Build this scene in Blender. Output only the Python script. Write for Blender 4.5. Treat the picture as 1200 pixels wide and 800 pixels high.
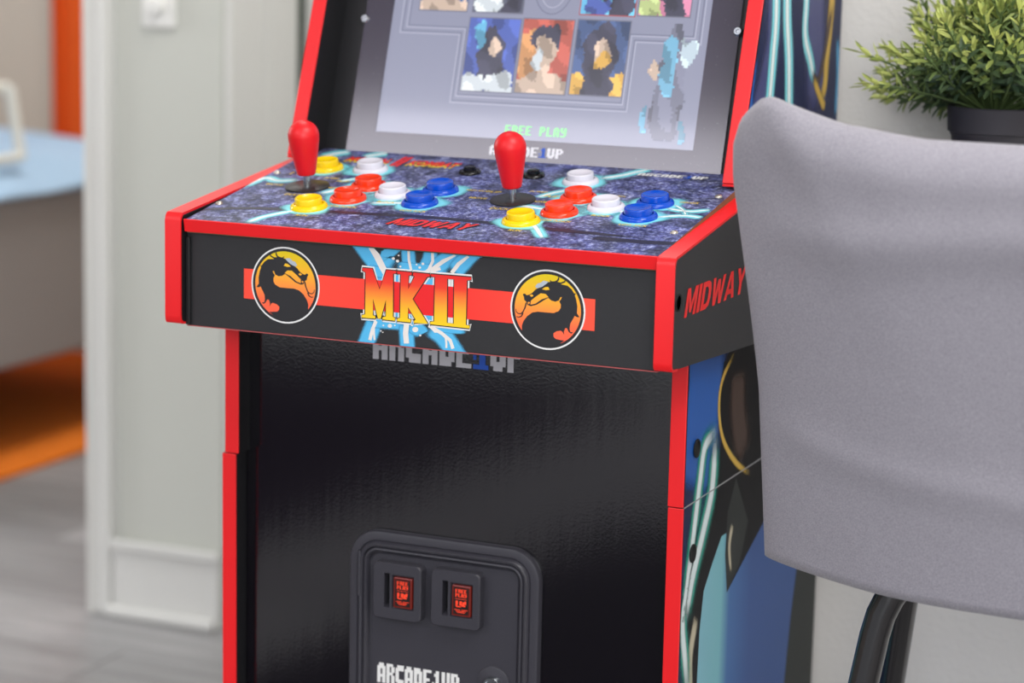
import bpy, bmesh, math, random
from mathutils import Vector, Matrix
from mathutils.geometry import tessellate_polygon
random.seed(7)
for o in list(bpy.data.objects): bpy.data.objects.remove(o, do_unlink=True)
SC = bpy.context.scene
COL = SC.collection
ZO = 0.80            # height of the control deck's underside above the floor
# ------------------------------------------------------------------ camera
CX, CY, CZ, YAW, PIT, ROL, FPX = 1.12755681, -1.83648856, 0.36661302, 0.40278036, 0.17479816, 0.02249608, 2769.62252
CAM = Vector((CX, CY, CZ))
FW = Vector((-math.sin(YAW)*math.cos(PIT), math.cos(YAW)*math.cos(PIT), -math.sin(PIT)))
_R = Vector((math.cos(YAW), math.sin(YAW), 0)); _U = _R.cross(FW)
RT = math.cos(ROL)*_R + math.sin(ROL)*_U
UP = -math.sin(ROL)*_R + math.cos(ROL)*_U
cd = bpy.data.cameras.new('camera'); co = bpy.data.objects.new('camera', cd); COL.objects.link(co)
co.matrix_world = Matrix(((RT.x, UP.x, -FW.x, CX), (RT.y, UP.y, -FW.y, CY), (RT.z, UP.z, -FW.z, CZ+ZO), (0, 0, 0, 1)))
cd.sensor_fit = 'HORIZONTAL'; cd.sensor_width = 36; cd.lens = 36*FPX/1200
cd.clip_start = .05; cd.clip_end = 60
cd.dof.use_dof = True; cd.dof.focus_distance = 2.06; cd.dof.aperture_fstop = 4.2
SC.camera = co
# ------------------------------------------------------------------ world, lights, exposure
w = bpy.data.worlds.new('world'); SC.world = w; w.use_nodes = True
w.node_tree.nodes['Background'].inputs[0].default_value = (.93, .95, 1, 1)
w.node_tree.nodes['Background'].inputs[1].default_value = .55
def area(name, loc, size, power, target, color=(1, 1, 1)):
    d = bpy.data.lights.new(name, 'AREA'); d.shape = 'RECTANGLE'; d.size, d.size_y = size; d.energy = power; d.color = color
    o = bpy.data.objects.new(name, d); COL.objects.link(o); o.location = (loc[0], loc[1], loc[2]+ZO)
    v = Vector((target[0]-loc[0], target[1]-loc[1], target[2]-loc[2]))
    o.rotation_euler = v.to_track_quat('-Z', 'Y').to_euler(); return o
area('ceiling_bounce', (-1.15, -3.05, 1.70), (2.3, 1.25), 42, (-1.15, -3.05, 0), (.95, .92, 1))  # unseen area lamp standing in for flash bounced off the ceiling
area('ceiling_light_right', (1.35, -.75, 1.70), (.9, .9), 26, (1.35, -.75, 0), (1, .985, .97))
area('window_light', (2.0, -3.3, .75), (2.0, 1.5), 44, (.4, 0, .1), (.95, .97, 1))
area('hall_fill', (-.12, .80, 1.70), (.6, .6), 13, (-.12, .80, 0), (1, .98, .95))  # unseen fill lamp added to brighten the jamb and wall stub
area('bedroom_fill', (-1.32, 2.25, 1.70), (.8, .8), 26, (-1.32, 2.25, 0), (1, .98, .95))  # unseen fill lamp added to brighten the bed side and rug
area('bedroom_side_fill', (-3.5, 1.0, .9), (1.4, 1.2), 40, (-2.0, 2.6, -.3), (.92, .96, 1))  # unseen area lamp brightening the bedroom from its left
SC.view_settings.view_transform = 'Standard'; SC.view_settings.look = 'None'
SC.view_settings.exposure = 0.35; SC.view_settings.gamma = 1.0; SC.view_settings.use_curve_mapping = False

# ------------------------------------------------------------------ pixel -> place (in deck coordinates, z = 0 at the deck's underside)
def onplane(x, y, n, P0):
    d = FW + RT*((x-600)/FPX) - UP*((y-400)/FPX)
    n = Vector(n); t = (Vector(P0)-CAM).dot(n)/d.dot(n); return CAM + d*t
def srgb(r, g=None, b=None):
    if g is None: g = b = r
    f = lambda c: (c/255/12.92) if c/255 <= .04045 else ((c/255+.055)/1.055)**2.4
    return (f(r), f(g), f(b), 1)

# ------------------------------------------------------------------ materials
MATS = {}
def nt(m):
    return m.node_tree.nodes, m.node_tree.links, m.node_tree.nodes['Principled BSDF']
def mat(name, c, rough=.5, metal=0, spec=.5, coat=0, bump=None, emit=None, var=None):
    """bump=(scale,strength) noise relief; var=(scale,amount) slight colour variation"""
    if name in MATS: return MATS[name]
    m = bpy.data.materials.new(name); m.use_nodes = True; N, L, P = nt(m)
    P.inputs['Base Color'].default_value = c; P.inputs['Roughness'].default_value = rough
    P.inputs['Metallic'].default_value = metal; P.inputs['Specular IOR Level'].default_value = spec
    P.inputs['Coat Weight'].default_value = coat; P.inputs['Coat Roughness'].default_value = .06
    tc = N.new('ShaderNodeTexCoord')
    if bump:
        nz = N.new('ShaderNodeTexNoise'); nz.inputs['Scale'].default_value = bump[0]; nz.inputs['Detail'].default_value = 4
        L.new(tc.outputs['Object'], nz.inputs['Vector'])
        b = N.new('ShaderNodeBump'); b.inputs['Strength'].default_value = bump[1]; b.inputs['Distance'].default_value = bump[2] if len(bump) > 2 else .001
        L.new(nz.outputs['Fac'], b.inputs['Height']); L.new(b.outputs['Normal'], P.inputs['Normal'])
    if var:
        nz = N.new('ShaderNodeTexNoise'); nz.inputs['Scale'].default_value = var[0]; nz.inputs['Detail'].default_value = 3
        L.new(tc.outputs['Object'], nz.inputs['Vector'])
        mx = N.new('ShaderNodeMix'); mx.data_type = 'RGBA'
        mx.inputs[6].default_value = tuple(max(0, v*(1-var[1])) for v in c[:3])+(1,)
        mx.inputs[7].default_value = tuple(min(1, v*(1+var[1])) for v in c[:3])+(1,)
        L.new(nz.outputs['Fac'], mx.inputs[0]); L.new(mx.outputs[2], P.inputs['Base Color'])
    if emit:
        P.inputs['Emission Color'].default_value = emit[0]; P.inputs['Emission Strength'].default_value = emit[1]
    MATS[name] = m; return m
def ramp(N, stops, interp='LINEAR'):
    r = N.new('ShaderNodeValToRGB'); r.color_ramp.interpolation = interp
    e = r.color_ramp.elements
    while len(e) < len(stops): e.new(.5)
    for i, (p, c) in enumerate(stops): e[i].position = p; e[i].color = c
    return r
def grad(name, axis, lo, hi, stops, rough=.4, emit=0, spec=.5):
    """colour that runs along one object axis (a printed gradient)"""
    if name in MATS: return MATS[name]
    m = bpy.data.materials.new(name); m.use_nodes = True; N, L, P = nt(m)
    tc = N.new('ShaderNodeTexCoord'); s = N.new('ShaderNodeSeparateXYZ'); L.new(tc.outputs['Object'], s.inputs[0])
    mr = N.new('ShaderNodeMapRange'); mr.inputs[1].default_value = lo; mr.inputs[2].default_value = hi
    L.new(s.outputs[axis], mr.inputs[0]); r = ramp(N, stops); L.new(mr.outputs[0], r.inputs[0])
    L.new(r.outputs[0], P.inputs['Base Color']); P.inputs['Roughness'].default_value = rough; P.inputs['Specular IOR Level'].default_value = spec
    if emit: L.new(r.outputs[0], P.inputs['Emission Color']); P.inputs['Emission Strength'].default_value = emit
    MATS[name] = m; return m
def soft(name, c, rough=.4, power=1.0, emit=0):
    """printed ink whose edge fades out: opacity follows the mesh's own 'fade' attribute"""
    if name in MATS: return MATS[name]
    m = bpy.data.materials.new(name); m.use_nodes = True; N, L, P = nt(m)
    P.inputs['Base Color'].default_value = c; P.inputs['Roughness'].default_value = rough
    if emit: P.inputs['Emission Color'].default_value = c; P.inputs['Emission Strength'].default_value = emit
    a = N.new('ShaderNodeAttribute'); a.attribute_name = 'fade'
    mr = N.new('ShaderNodeMapRange'); mr.interpolation_type = 'SMOOTHSTEP'; mr.inputs[2].default_value = power
    L.new(a.outputs['Fac'], mr.inputs[0]); L.new(mr.outputs[0], P.inputs['Alpha'])
    MATS[name] = m; return m
RED = srgb(238, 30, 36)
M_trim = mat('red edge trim', srgb(235, 26, 32), .38, bump=(900, .08))
M_black = mat('black laminate', srgb(22, 22, 25), .42, bump=(1400, .10), var=(60, .15))
M_panel = mat('deck front laminate', srgb(40, 40, 42), .40, bump=(1600, .14), var=(300, .12))
M_inner = mat('matt black board', srgb(14, 14, 17), .6)
M_mdf = mat('raw fibreboard', srgb(126, 88, 58), .8, bump=(500, .3), var=(90, .2))
M_plastic = mat('charcoal moulded plastic', srgb(58, 57, 64), .30, bump=(2600, .12), var=(900, .1))
M_void = mat('slot darkness', srgb(6, 6, 7), .7)
M_steel = mat('steel', srgb(190, 195, 200), .22, 1)
M_zinc = mat('zinc screw', srgb(196, 190, 178), .3, .9)
def plast(n, c): return mat(n, c, .16, 0, .5)
M_bat = mat('red bat top', srgb(226, 12, 24), .42)
M_by = plast('yellow button', srgb(246, 206, 8)); M_br = plast('red button', srgb(240, 58, 22))
M_bb = plast('blue button', srgb(8, 74, 190)); M_bw = plast('white button', srgb(222, 220, 230)); M_bk = plast('black button', srgb(10, 10, 12))
M_washer = mat('dust washer', srgb(40, 38, 38), .4)
M_white = mat('white ink', srgb(232, 232, 230), .4); M_logo = mat('grey logo ink', srgb(196, 194, 200), .4)
M_blueink = mat('blue ink', srgb(28, 84, 190), .4); M_redink = mat('red ink', srgb(232, 36, 34), .4)
M_yelink = mat('yellow ink', srgb(226, 196, 60), .4); M_stripe = mat('stripe ink', srgb(250, 66, 48), .4)
M_blackink = mat('black ink', srgb(14, 14, 16), .4); M_outline = mat('letter outline ink', srgb(18, 30, 26), .4)
S_cyan = soft('cyan glow ink', srgb(128, 222, 234), power=.9); S_white = soft('bolt core ink', srgb(235, 248, 248), power=1)
S_sky = soft('sky blue ink', srgb(84, 184, 232), power=1); S_dark = soft('joint shade ink', srgb(24, 22, 48), power=.55)

# ------------------------------------------------------------------ mesh builder
class MB:
    def __init__(s): s.v = []; s.f = []; s.m = []; s.fade = None
    def add(s, vs, fs, mi=0, fade=None):
        o = len(s.v); s.v += [tuple(v) for v in vs]; s.f += [tuple(i+o for i in f) for f in fs]; s.m += [mi]*len(fs)
        if fade is not None:
            if s.fade is None: s.fade = [1.0]*o
            s.fade += list(fade)
        elif s.fade is not None: s.fade += [1.0]*len(vs)
        return s
    def bm(s, b, mi=0, M=None):
        b.verts.index_update(); vs = [(M @ v.co) if M else v.co.copy() for v in b.verts]
        s.add(vs, [[v.index for v in f.verts] for f in b.faces], mi); b.free(); return s
    def box(s, x0, x1, y0, y1, z0, z1, bev=0, mi=0, seg=2, M=None):
        b = bmesh.new(); bmesh.ops.create_cube(b, size=1)
        for v in b.verts: v.co = Vector(((x0+x1)/2+v.co.x*(x1-x0), (y0+y1)/2+v.co.y*(y1-y0), (z0+z1)/2+v.co.z*(z1-z0)))
        if bev: bmesh.ops.bevel(b, geom=list(b.edges), offset=bev, segments=seg, affect='EDGES', profile=.5)
        return s.bm(b, mi, M)
    def prism(s, poly, fn, a, b, mi=0, bev=0):
        """poly: 2-D outline; fn(p, t) -> 3-D point; extruded from t=a to t=b"""
        n = len(poly); m = bmesh.new()
        A = [m.verts.new(fn(p, a)) for p in poly]; B = [m.verts.new(fn(p, b)) for p in poly]
        m.faces.new(A); m.faces.new(B[::-1])
        for i in range(n): m.faces.new((A[i], B[i], B[(i+1) % n], A[(i+1) % n]))
        bmesh.ops.recalc_face_normals(m, faces=m.faces)
        if bev: bmesh.ops.bevel(m, geom=list(m.edges), offset=bev, segments=2, affect='EDGES', profile=.5)
        return s.bm(m, mi)
    def lathe(s, prof, M=None, n=40, mi=0, cap0=True, cap1=True):
        vs = []; fs = []; k = len(prof)
        for i in range(n):
            a = 2*math.pi*i/n
            for r, z in prof:
                v = Vector((r*math.cos(a), r*math.sin(a), z)); vs.append(M @ v if M else v)
        for i in range(n):
            j = (i+1) % n
            for q in range(k-1): fs.append((i*k+q, j*k+q, j*k+q+1, i*k+q+1))
        if cap0: fs.append(tuple(i*k for i in range(n))[::-1])
        if cap1: fs.append(tuple(i*k+k-1 for i in range(n)))
        return s.add(vs, fs, mi)
    def tube(s, path, r, n=14, mi=0):
        P = [Vector(p) for p in path]; vs = []; fs = []; pu = None
        for i, p in enumerate(P):
            t = (P[min(i+1, len(P)-1)]-P[max(i-1, 0)]).normalized()
            u = (pu - t*pu.dot(t)).normalized() if pu else t.orthogonal().normalized()
            pu = u; w_ = t.cross(u)
            for k in range(n):
                a = 2*math.pi*k/n; vs.append(p+u*(r*math.cos(a))+w_*(r*math.sin(a)))
        for i in range(len(P)-1):
            for k in range(n): fs.append((i*n+k, i*n+(k+1) % n, (i+1)*n+(k+1) % n, (i+1)*n+k))
        fs.append(tuple(range(n))[::-1]); fs.append(tuple((len(P)-1)*n+k for k in range(n)))
        return s.add(vs, fs, mi)
    def flat(s, poly, fn, mi=0, holes=()):
        loops = [[Vector((p[0], p[1], 0)) for p in poly]]+[[Vector((p[0], p[1], 0)) for p in h] for h in holes]
        pts = [p for l in loops for p in l]
        tris = tessellate_polygon(loops)
        vs = [fn((p.x, p.y)) for p in pts]; fs = []
        for t in tris:
            a, b, c = (pts[i] for i in t)
            if (b-a).cross(c-a).z < 0: t = (t[0], t[2], t[1])
            fs.append(tuple(t))
        return s.add(vs, fs, mi)
    def ribbon(s, path, wd, fn, mi=0, soft=True, taper=(1, 1), closed=False, mid=.34):
        """flat strip along a 2-D path; fn maps 2-D to place; soft strips fade to their edges"""
        P = [Vector((p[0], p[1])) for p in path]
        if soft and not closed and len(P) > 2:
            Q = [P[0]*2-P[1]]+P+[P[-1]*2-P[-2]]; P = []
            for i in range(1, len(Q)-2):
                for k in range(5):
                    t = k/5; a, b, c, d = Q[i-1:i+3]
                    P.append(.5*((2*b)+(c-a)*t+(2*a-5*b+4*c-d)*t*t+(3*b-a-3*c+d)*t**3))
            P.append(Q[-2])
        n = len(P); vs = []; fd = []; fs = []
        K = (-1, -mid, mid, 1) if soft else (-1, 1)
        for i, p in enumerate(P):
            a = P[i-1] if (i or closed) else P[0]; b = P[(i+1) % n] if (i < n-1 or closed) else P[-1]
            t = (b-a).normalized(); nn = Vector((-t.y, t.x)); u = i/(n-1)
            ww = wd*(taper[0]+(taper[1]-taper[0])*u)/2
            for k in K:
                q = p+nn*(ww*k); vs.append(fn((q.x, q.y))); e = 1 if abs(k) < 1 else 0
                if soft and not closed: e *= min(1, u/.16, (1-u)/.16)
                fd.append(e if soft else 1)
        k = len(K)
        for i in range(n if closed else n-1):
            j = (i+1) % n
            for q in range(k-1): fs.append((i*k+q, i*k+q+1, j*k+q+1, j*k+q))
        return s.add(vs, fs, mi, fd)
    def halo(s, c, r0, r1, fn, mi=0, n=28):
        vs = [fn(c)]; fd = [1]; fs = []
        for i in range(n):
            a = 2*math.pi*i/n
            k = 1+.13*math.sin(3*a+c[0]*90)+.09*math.sin(5*a+c[1]*70)
            vs.append(fn((c[0]+r0*math.cos(a), c[1]+r0*math.sin(a)))); fd.append(1)
            vs.append(fn((c[0]+r1*k*math.cos(a), c[1]+r1*k*math.sin(a)))); fd.append(0)
        for i in range(n):
            j = (i+1) % n; fs += [(0, 1+2*i, 1+2*j), (1+2*i, 2+2*i, 2+2*j, 1+2*j)]
        return s.add(vs, fs, mi, fd)
WORLD = {}
def mk(name, mb, mats, parent=None, origin=None, smooth=None):
    """link the collected geometry as ONE mesh object; vertices come in deck coordinates"""
    if not isinstance(mats, (list, tuple)): mats = [mats]
    V = [Vector((v[0], v[1], v[2]+ZO)) for v in mb.v]
    if origin is None:
        if parent is not None: org = WORLD[parent.name]
        else:
            org = Vector(((min(v.x for v in V)+max(v.x for v in V))/2, (min(v.y for v in V)+max(v.y for v in V))/2, min(v.z for v in V)))
    else: org = Vector((origin[0], origin[1], origin[2]+ZO))
    me = bpy.data.meshes.new(name); me.from_pydata([v-org for v in V], [], mb.f)
    for m in mats: me.materials.append(m)
    me.polygons.foreach_set('material_index', mb.m)
    if mb.fade is not None:
        a = me.attributes.new('fade', 'FLOAT', 'POINT'); a.data.foreach_set('value', mb.fade)
    me.update()
    if smooth is not None:
        me.polygons.foreach_set('use_smooth', [True]*len(me.polygons))
        try: me.set_sharp_from_angle(angle=math.radians(smooth))
        except Exception: pass
    o = bpy.data.objects.new(name, me); COL.objects.link(o)
    if parent is not None: o.parent = parent; o.location = org-WORLD[parent.name]
    else: o.location = org
    WORLD[o.name] = org; return o
def root(name, loc, label, cat, group=None):
    o = bpy.data.objects.new(name, None); COL.objects.link(o); o.empty_display_size = .1
    o.location = (loc[0], loc[1], loc[2]+ZO); WORLD[o.name] = Vector(o.location); return tag(o, label, cat, group)
def tag(o, label=None, cat=None, group=None, kind=None):
    if label: o['label'] = label
    if cat: o['category'] = cat
    if group: o['group'] = group
    if kind: o['kind'] = kind
    return o
def struct(name, mb, m, parent=None, **k):
    o = mk(name, mb, m, parent, **k)
    if parent is None: o['kind'] = 'structure'
    return o
def text2d(body, size=1, bold=0.0, shear=0):
    cu = bpy.data.curves.new('txt', 'FONT'); cu.body = body; cu.size = size; cu.offset = bold; cu.shear = shear
    cu.resolution_u = 3; cu.fill_mode = 'FRONT'
    o = bpy.data.objects.new('txt', cu); COL.objects.link(o)
    bpy.context.view_layer.update()
    me = bpy.data.meshes.new_from_object(o.evaluated_get(bpy.context.evaluated_depsgraph_get()))
    vs = [(v.co.x, v.co.y) for v in me.vertices]; fs = [tuple(p.vertices) for p in me.polygons]
    bpy.data.objects.remove(o); bpy.data.curves.remove(cu); bpy.data.meshes.remove(me)
    x0, x1 = min(v[0] for v in vs), max(v[0] for v in vs); y0, y1 = min(v[1] for v in vs), max(v[1] for v in vs)
    return [((x-x0)/(x1-x0), (y-y0)/(y1-y0)) for x, y in vs], fs       # normalised to the unit square
def put_text(mb, body, x0, x1, y0, y1, fn, mi=0, bold=0.0, shear=0):
    vs, fs = text2d(body, 1, bold, shear)
    return mb.add([fn((x0+u*(x1-x0), y0+v*(y1-y0))) for u, v in vs], fs, mi)
MID = [([(0, 0), (0, 1), (.28, 1), (.5, .45), (.72, 1), (1, 1), (1, 0), (.76, 0), (.76, .62), (.58, .12), (.42, .12), (.24, .62), (.24, 0)], None, 1.0),
       ([(0, 0), (0, 1), (.27, 1), (.27, 0)], None, .27),
       ([(0, 0), (0, 1), (.5, 1), (.75, .9), (.85, .65), (.85, .35), (.75, .1), (.5, 0)], [(.26, .2), (.26, .8), (.45, .8), (.58, .68), (.58, .32), (.45, .2)], .85),
       ([(0, 1), (.2, 0), (.45, 0), (.6, .5), (.75, 0), (1, 0), (1.2, 1), (.95, 1), (.86, .42), (.72, .9), (.48, .9), (.34, .42), (.25, 1)], None, 1.2),
       ([(0, 0), (.36, 1), (.64, 1), (1, 0), (.73, 0), (.68, .18), (.32, .18), (.27, 0)], [(.38, .36), (.62, .36), (.5, .75)], 1.0),
       ([(0, 1), (.28, 1), (.46, .66), (.64, 1), (.92, 1), (.59, .42), (.59, 0), (.33, 0), (.33, .42)], None, .92)]
def heavy_word(mb, x0, x1, y0, y1, fn, shear=.3, gap=.09):
    """MIDWAY in heavy slanted capitals"""
    tot = sum(g[2] for g in MID)+gap*5+shear; k = (x1-x0)/tot; o = 0
    for P, H, w_ in MID:
        f_ = lambda p: (x0+(o+p[0]+shear*p[1])*k, y0+p[1]*(y1-y0))
        mb.flat([f_(p) for p in P], fn, 0, holes=[[f_(p) for p in H]] if H else []); o += w_+gap
    return mb
GLY = {'A': ('.###.', '#####', '##.##', '##.##', '#####', '##.##', '##.##'), 'R': ('####.', '##.##', '##.##', '####.', '##.##', '##.##', '##.##'),
       'C': ('.####', '#####', '##...', '##...', '##...', '#####', '.####'), 'D': ('####.', '#####', '##.##', '##.##', '##.##', '#####', '####.'),
       'E': ('#####', '##...', '##...', '####.', '##...', '##...', '#####'), 'U': ('##.##', '##.##', '##.##', '##.##', '##.##', '#####', '.###.'),
       'P': ('####.', '##.##', '##.##', '####.', '##...', '##...', '##...'), '1': ('..##.', '.###.', '..##.', '..##.', '#.##.', '..##.', '#####'),
       'F': ('#####', '##...', '##...', '####.', '##...', '##...', '##...'), 'L': ('##...', '##...', '##...', '##...', '##...', '##...', '#####'),
       'Y': ('##.##', '##.##', '##.##', '.####', '...##', '...##', '####.'), ' ': ('.....',)*7}
def block_text(mb, body, x0, x1, y0, y1, fn, mis=None, gap=.6):
    """squared arcade lettering, one rectangle for each run of cells"""
    n = len(body); cw = (x1-x0)/(n*5+(n-1)*gap); ch = (y1-y0)/7
    for i, c in enumerate(body):
        ox = x0+i*(5+gap)*cw; mi = mis[i] if mis else 0
        for r, row in enumerate(GLY[c]):
            q = 0
            while q < 5:
                if row[q] == '#':
                    e = q
                    while e < 5 and row[e] == '#': e += 1
                    a, b = ox+q*cw, ox+e*cw; t, u = y1-r*ch, y1-(r+1)*ch
                    mb.add([fn((a, u)), fn((b, u)), fn((b, t)), fn((a, t))], [(0, 1, 2, 3)], mi); q = e
                else: q += 1
    return mb
def frame(o, ex, ey, n):
    M = Matrix((ex, ey, n)).transposed().to_4x4(); M.translation = Vector(o); return M

# ================================================================== THE SETTING
def planks_mat(i):
    k = random.uniform(.84, 1.04); c = srgb(164*k, 163*k, 164*k)
    name = 'grey vinyl plank %d' % i
    m = bpy.data.materials.new(name); m.use_nodes = True; N, L, P = nt(m); MATS[name] = m
    tc = N.new('ShaderNodeTexCoord'); mp = N.new('ShaderNodeMapping'); mp.inputs['Scale'].default_value = (1.2, 16, 1); mp.inputs['Location'].default_value = (i*1.7, i*.9, 0)
    nz = N.new('ShaderNodeTexNoise'); nz.inputs['Scale'].default_value = 2.2; nz.inputs['Detail'].default_value = 6; nz.inputs['Roughness'].default_value = .62
    L.new(tc.outputs['Object'], mp.inputs[0]); L.new(mp.outputs[0], nz.inputs['Vector'])
    r = ramp(N, [(.28, tuple(v*.62 for v in c[:3])+(1,)), (.52, c), (.75, tuple(v*1.25 for v in c[:3])+(1,))]); L.new(nz.outputs['Fac'], r.inputs[0])
    L.new(r.outputs[0], P.inputs['Base Color']); P.inputs['Roughness'].default_value = .38
    return m
PM = [planks_mat(i) for i in range(5)]
ZF = -ZO
M_sub = mat('floor joint', srgb(96, 94, 94), .8)
floor = struct('floor', MB().box(-3.9, 2.75, -3.75, 4.1, ZF-.06, ZF-.004), M_sub)
pl_mesh = {}
PW, PL = .18, 1.22
row = 0; y = -3.75
while y < 4.1-.01:
    off = (row*.43) % PL; x = -3.9-off
    while x < 2.75:
        a, b = max(x, -3.9), min(x+PL, 2.75); y1 = min(y+PW, 4.1)
        if b-a > .06:
            near = (-2.4 < b and a < .4 and 0.4 < y1 and y < 2.4)
            if near or True:
                key = (round(b-a, 3), round(y1-y, 3), random.randrange(5))
                if key not in pl_mesh:
                    o = mk('plank', MB().box(a+.0012, b-.0012, y+.0012, y1-.0012, ZF-.004, ZF, .0008, seg=1), PM[key[2]], floor, origin=((a+b)/2, (y+y1)/2, ZF))
                    pl_mesh[key] = o.data
                else:
                    o = bpy.data.objects.new('plank', pl_mesh[key]); COL.objects.link(o); o.parent = floor
                    o.location = Vector(((a+b)/2, (y+y1)/2, 0))-WORLD[floor.name]
        x += PL
    y += PW; row += 1
M_wall = mat('painted wall', srgb(226, 223, 219), .85, bump=(160, .35, .002))
M_wallL = mat('pale green-grey paint', srgb(206, 208, 200), .7, bump=(140, .1))
M_whitewd = mat('white painted wood', srgb(224, 224, 220), .35)
M_beige = mat('beige wall paint', srgb(190, 180, 168), .85)
M_ceil = mat('ceiling paint', srgb(236, 234, 230), .9)
YB = .558                                    # wall behind the cabinet
struct('wall_back', MB().box(.10, 2.75, YB, YB+.12, ZF, 1.75), M_wall)
struct('wall_return', MB().box(.10, .22, YB+.12, 2.6, ZF, 1.75), M_wall)
struct('wall_right', MB().box(2.75, 2.87, -3.75, YB+.12, ZF, 1.75), M_wall)
struct('ceiling', MB().box(-3.9, 2.87, -3.75, 4.2, 1.75, 1.85), M_ceil)
YW = 1.4623
XC = -1.043                                  # left edge of the door casing
XR = -.789                                   # free corner of the wall stub
struct('wall_left', MB().box(XC+.05, XR, YW, YW+.115, ZF, 1.75, .004), M_wallL)
cas = MB()
cas.box(XC, XC+.045, YW-.018, YW+.0, ZF, 1.30, .006); cas.box(XC-.0, XC+.049, YW, YW+.115, ZF, 1.30, .003); cas.box(XC+.004, XC+.012, YW-.023, YW-.017, ZF, 1.30, .002)
struct('trim_1', cas, M_whitewd)
bb = MB()
bb.box(XC+.047, XR-.001, YW-.014, YW-.0005, ZF, ZF+.128, .004); bb.box(XC+.047, XR+.002, YW-.022, YW-.0145, ZF+.118, ZF+.136, .004)
bb.box(XC+.04, XR-.004, YW-.030, YW-.0145, ZF, ZF+.022, .008)
struct('baseboard_left', bb, M_whitewd)
tr = MB().box(XR+.0005, XR+.012, YW+.002, YW+.115, ZF+.14, 1.75, .003); tr.box(XR-.01, XR+.012, YW+.120, YW+.165, ZF, 1.75, .006); tr.box(XR-.004, XR+.010, YW+.165, YW+.232, ZF, 1.75, .004); tr.box(XR-.02, XR+.008, YW+.205, YW+.226, ZF, 1.75, .004)
struct('trim_2', tr, M_whitewd)
struct('gap_shade', MB().box(XR-.05, XR+.006, YW+.229, YW+.262, ZF, 1.75), mat('gap shade green', srgb(40, 56, 40), .7))  # dark strip coloured in for the shade of the gap before the door
struct('door_1', MB().box(XR-.06, .09, YW+.264, YW+.304, ZF+.008, 1.25, .003), M_whitewd)
struct('wall_hall', MB().box(XR-.06, .10, YW+.31, YW+.44, ZF, 1.75), M_wallL)
struct('wall_bedroom_far', MB().box(-3.9, XR-.05, 3.95, 4.07, ZF, 1.75), M_beige)
struct('wall_bedroom_left', MB().box(-3.9, -3.8, -3.75, 3.95, ZF, 1.75), M_beige)
struct('wall_bedroom_right', MB().box(XC+.0, XC+.10, YW+.44, 3.95, ZF, 1.75), M_beige)
# ------------------------------------------------------------------ light switch
sw = root('light_switch', (-.905, YW, .20), 'white square dimmer switch plate on the wall stub', 'light switch')
mk('cover_plate', MB().box(-.936, -.874, YW-.008, YW-.0005, .19, .285, .003), mat('white switch plastic', srgb(238, 238, 234), .3), sw)
mk('knob', MB().lathe([(.014, 0), (.014, .009), (.012, .0125), (.004, .0135)], frame((-.905, YW-.008, .225), (1, 0, 0), (0, 0, 1), (0, -1, 0))), MATS['white switch plastic'], sw, smooth=40)

# ------------------------------------------------------------------ dark rug and mat added out of view to shape the kick panel's reflections
def rot_slab(cx, cy, w_, l_, deg, h):
    mb = MB().box(-w_/2, w_/2, -l_/2, l_/2, 0, h, .004); c, s_ = math.cos(math.radians(deg)), math.sin(math.radians(deg))
    mb.v = [(cx+v[0]*c-v[1]*s_, cy+v[0]*s_+v[1]*c, ZF+.0006+v[2]) for v in mb.v]; return mb
M_plum = mat('reflection rug plum', srgb(40, 28, 44), .95, bump=(240, .8, .004), var=(3, .5))
M_mat = mat('reflection mat charcoal', srgb(30, 29, 33), .9, bump=(300, .5, .002))
tag(mk('reflection_rug', rot_slab(-1.72, -2.35, 1.5, 2.5, 6, .012), M_plum), 'unseen plum rug added for dark reflections in the glossy kick panel', 'rug')
tag(mk('reflection_mat', rot_slab(.06, -1.30, 1.30, 1.75, 9, .008), M_mat), 'unseen charcoal mat added for dark reflections in the kick panel', 'mat')
# ================================================================== BEDROOM SEEN THROUGH THE DOORWAY
M_grey = mat('grey bed upholstery', srgb(150, 143, 140), .9, bump=(300, .3))
M_rug = mat('orange rug pile', srgb(238, 124, 16), .95, bump=(260, .8, .004), var=(40, .12))
rug = MB().box(-3.2, -1.722, 1.55, 3.45, ZF+.0005, ZF+.012, .004)
tag(mk('rug', rug, M_rug), 'flat orange rug under the grey bed', 'rug')
bed = root('bed', (-2.55, 2.45, ZF+.012), 'low bed with grey upholstered side rails on an orange rug', 'bed')
mk('side_rail', MB().box(-1.86, -1.80, 1.72, 3.24, -.594, -.225, .012), M_grey, bed)
mk('side_rail', MB().box(-3.35, -3.29, 1.72, 3.24, -.594, -.225, .012), M_grey, bed)
mk('end_rail', MB().box(-3.29, -1.86, 3.18, 3.24, -.594, -.225, .012), M_grey, bed)
mk('end_rail', MB().box(-3.29, -1.86, 1.72, 1.78, -.594, -.225, .012), M_grey, bed)
mk('slat_base', MB().box(-3.29, -1.86, 1.78, 3.18, -.50, -.46), M_inner, bed)
for x in (-3.2, -2.0):
    for yy in (1.9, 3.06): mk('leg', MB().box(x-.03, x+.03, yy-.03, yy+.03, ZF+.012, -.5, .004), M_inner, bed)
mt = MB().box(-3.285, -1.865, 1.785, 3.175, -.46, -.225, .03, seg=3)
mk('mattress', mt, mat('white mattress ticking', srgb(214, 214, 222), .9), bed)
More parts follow.
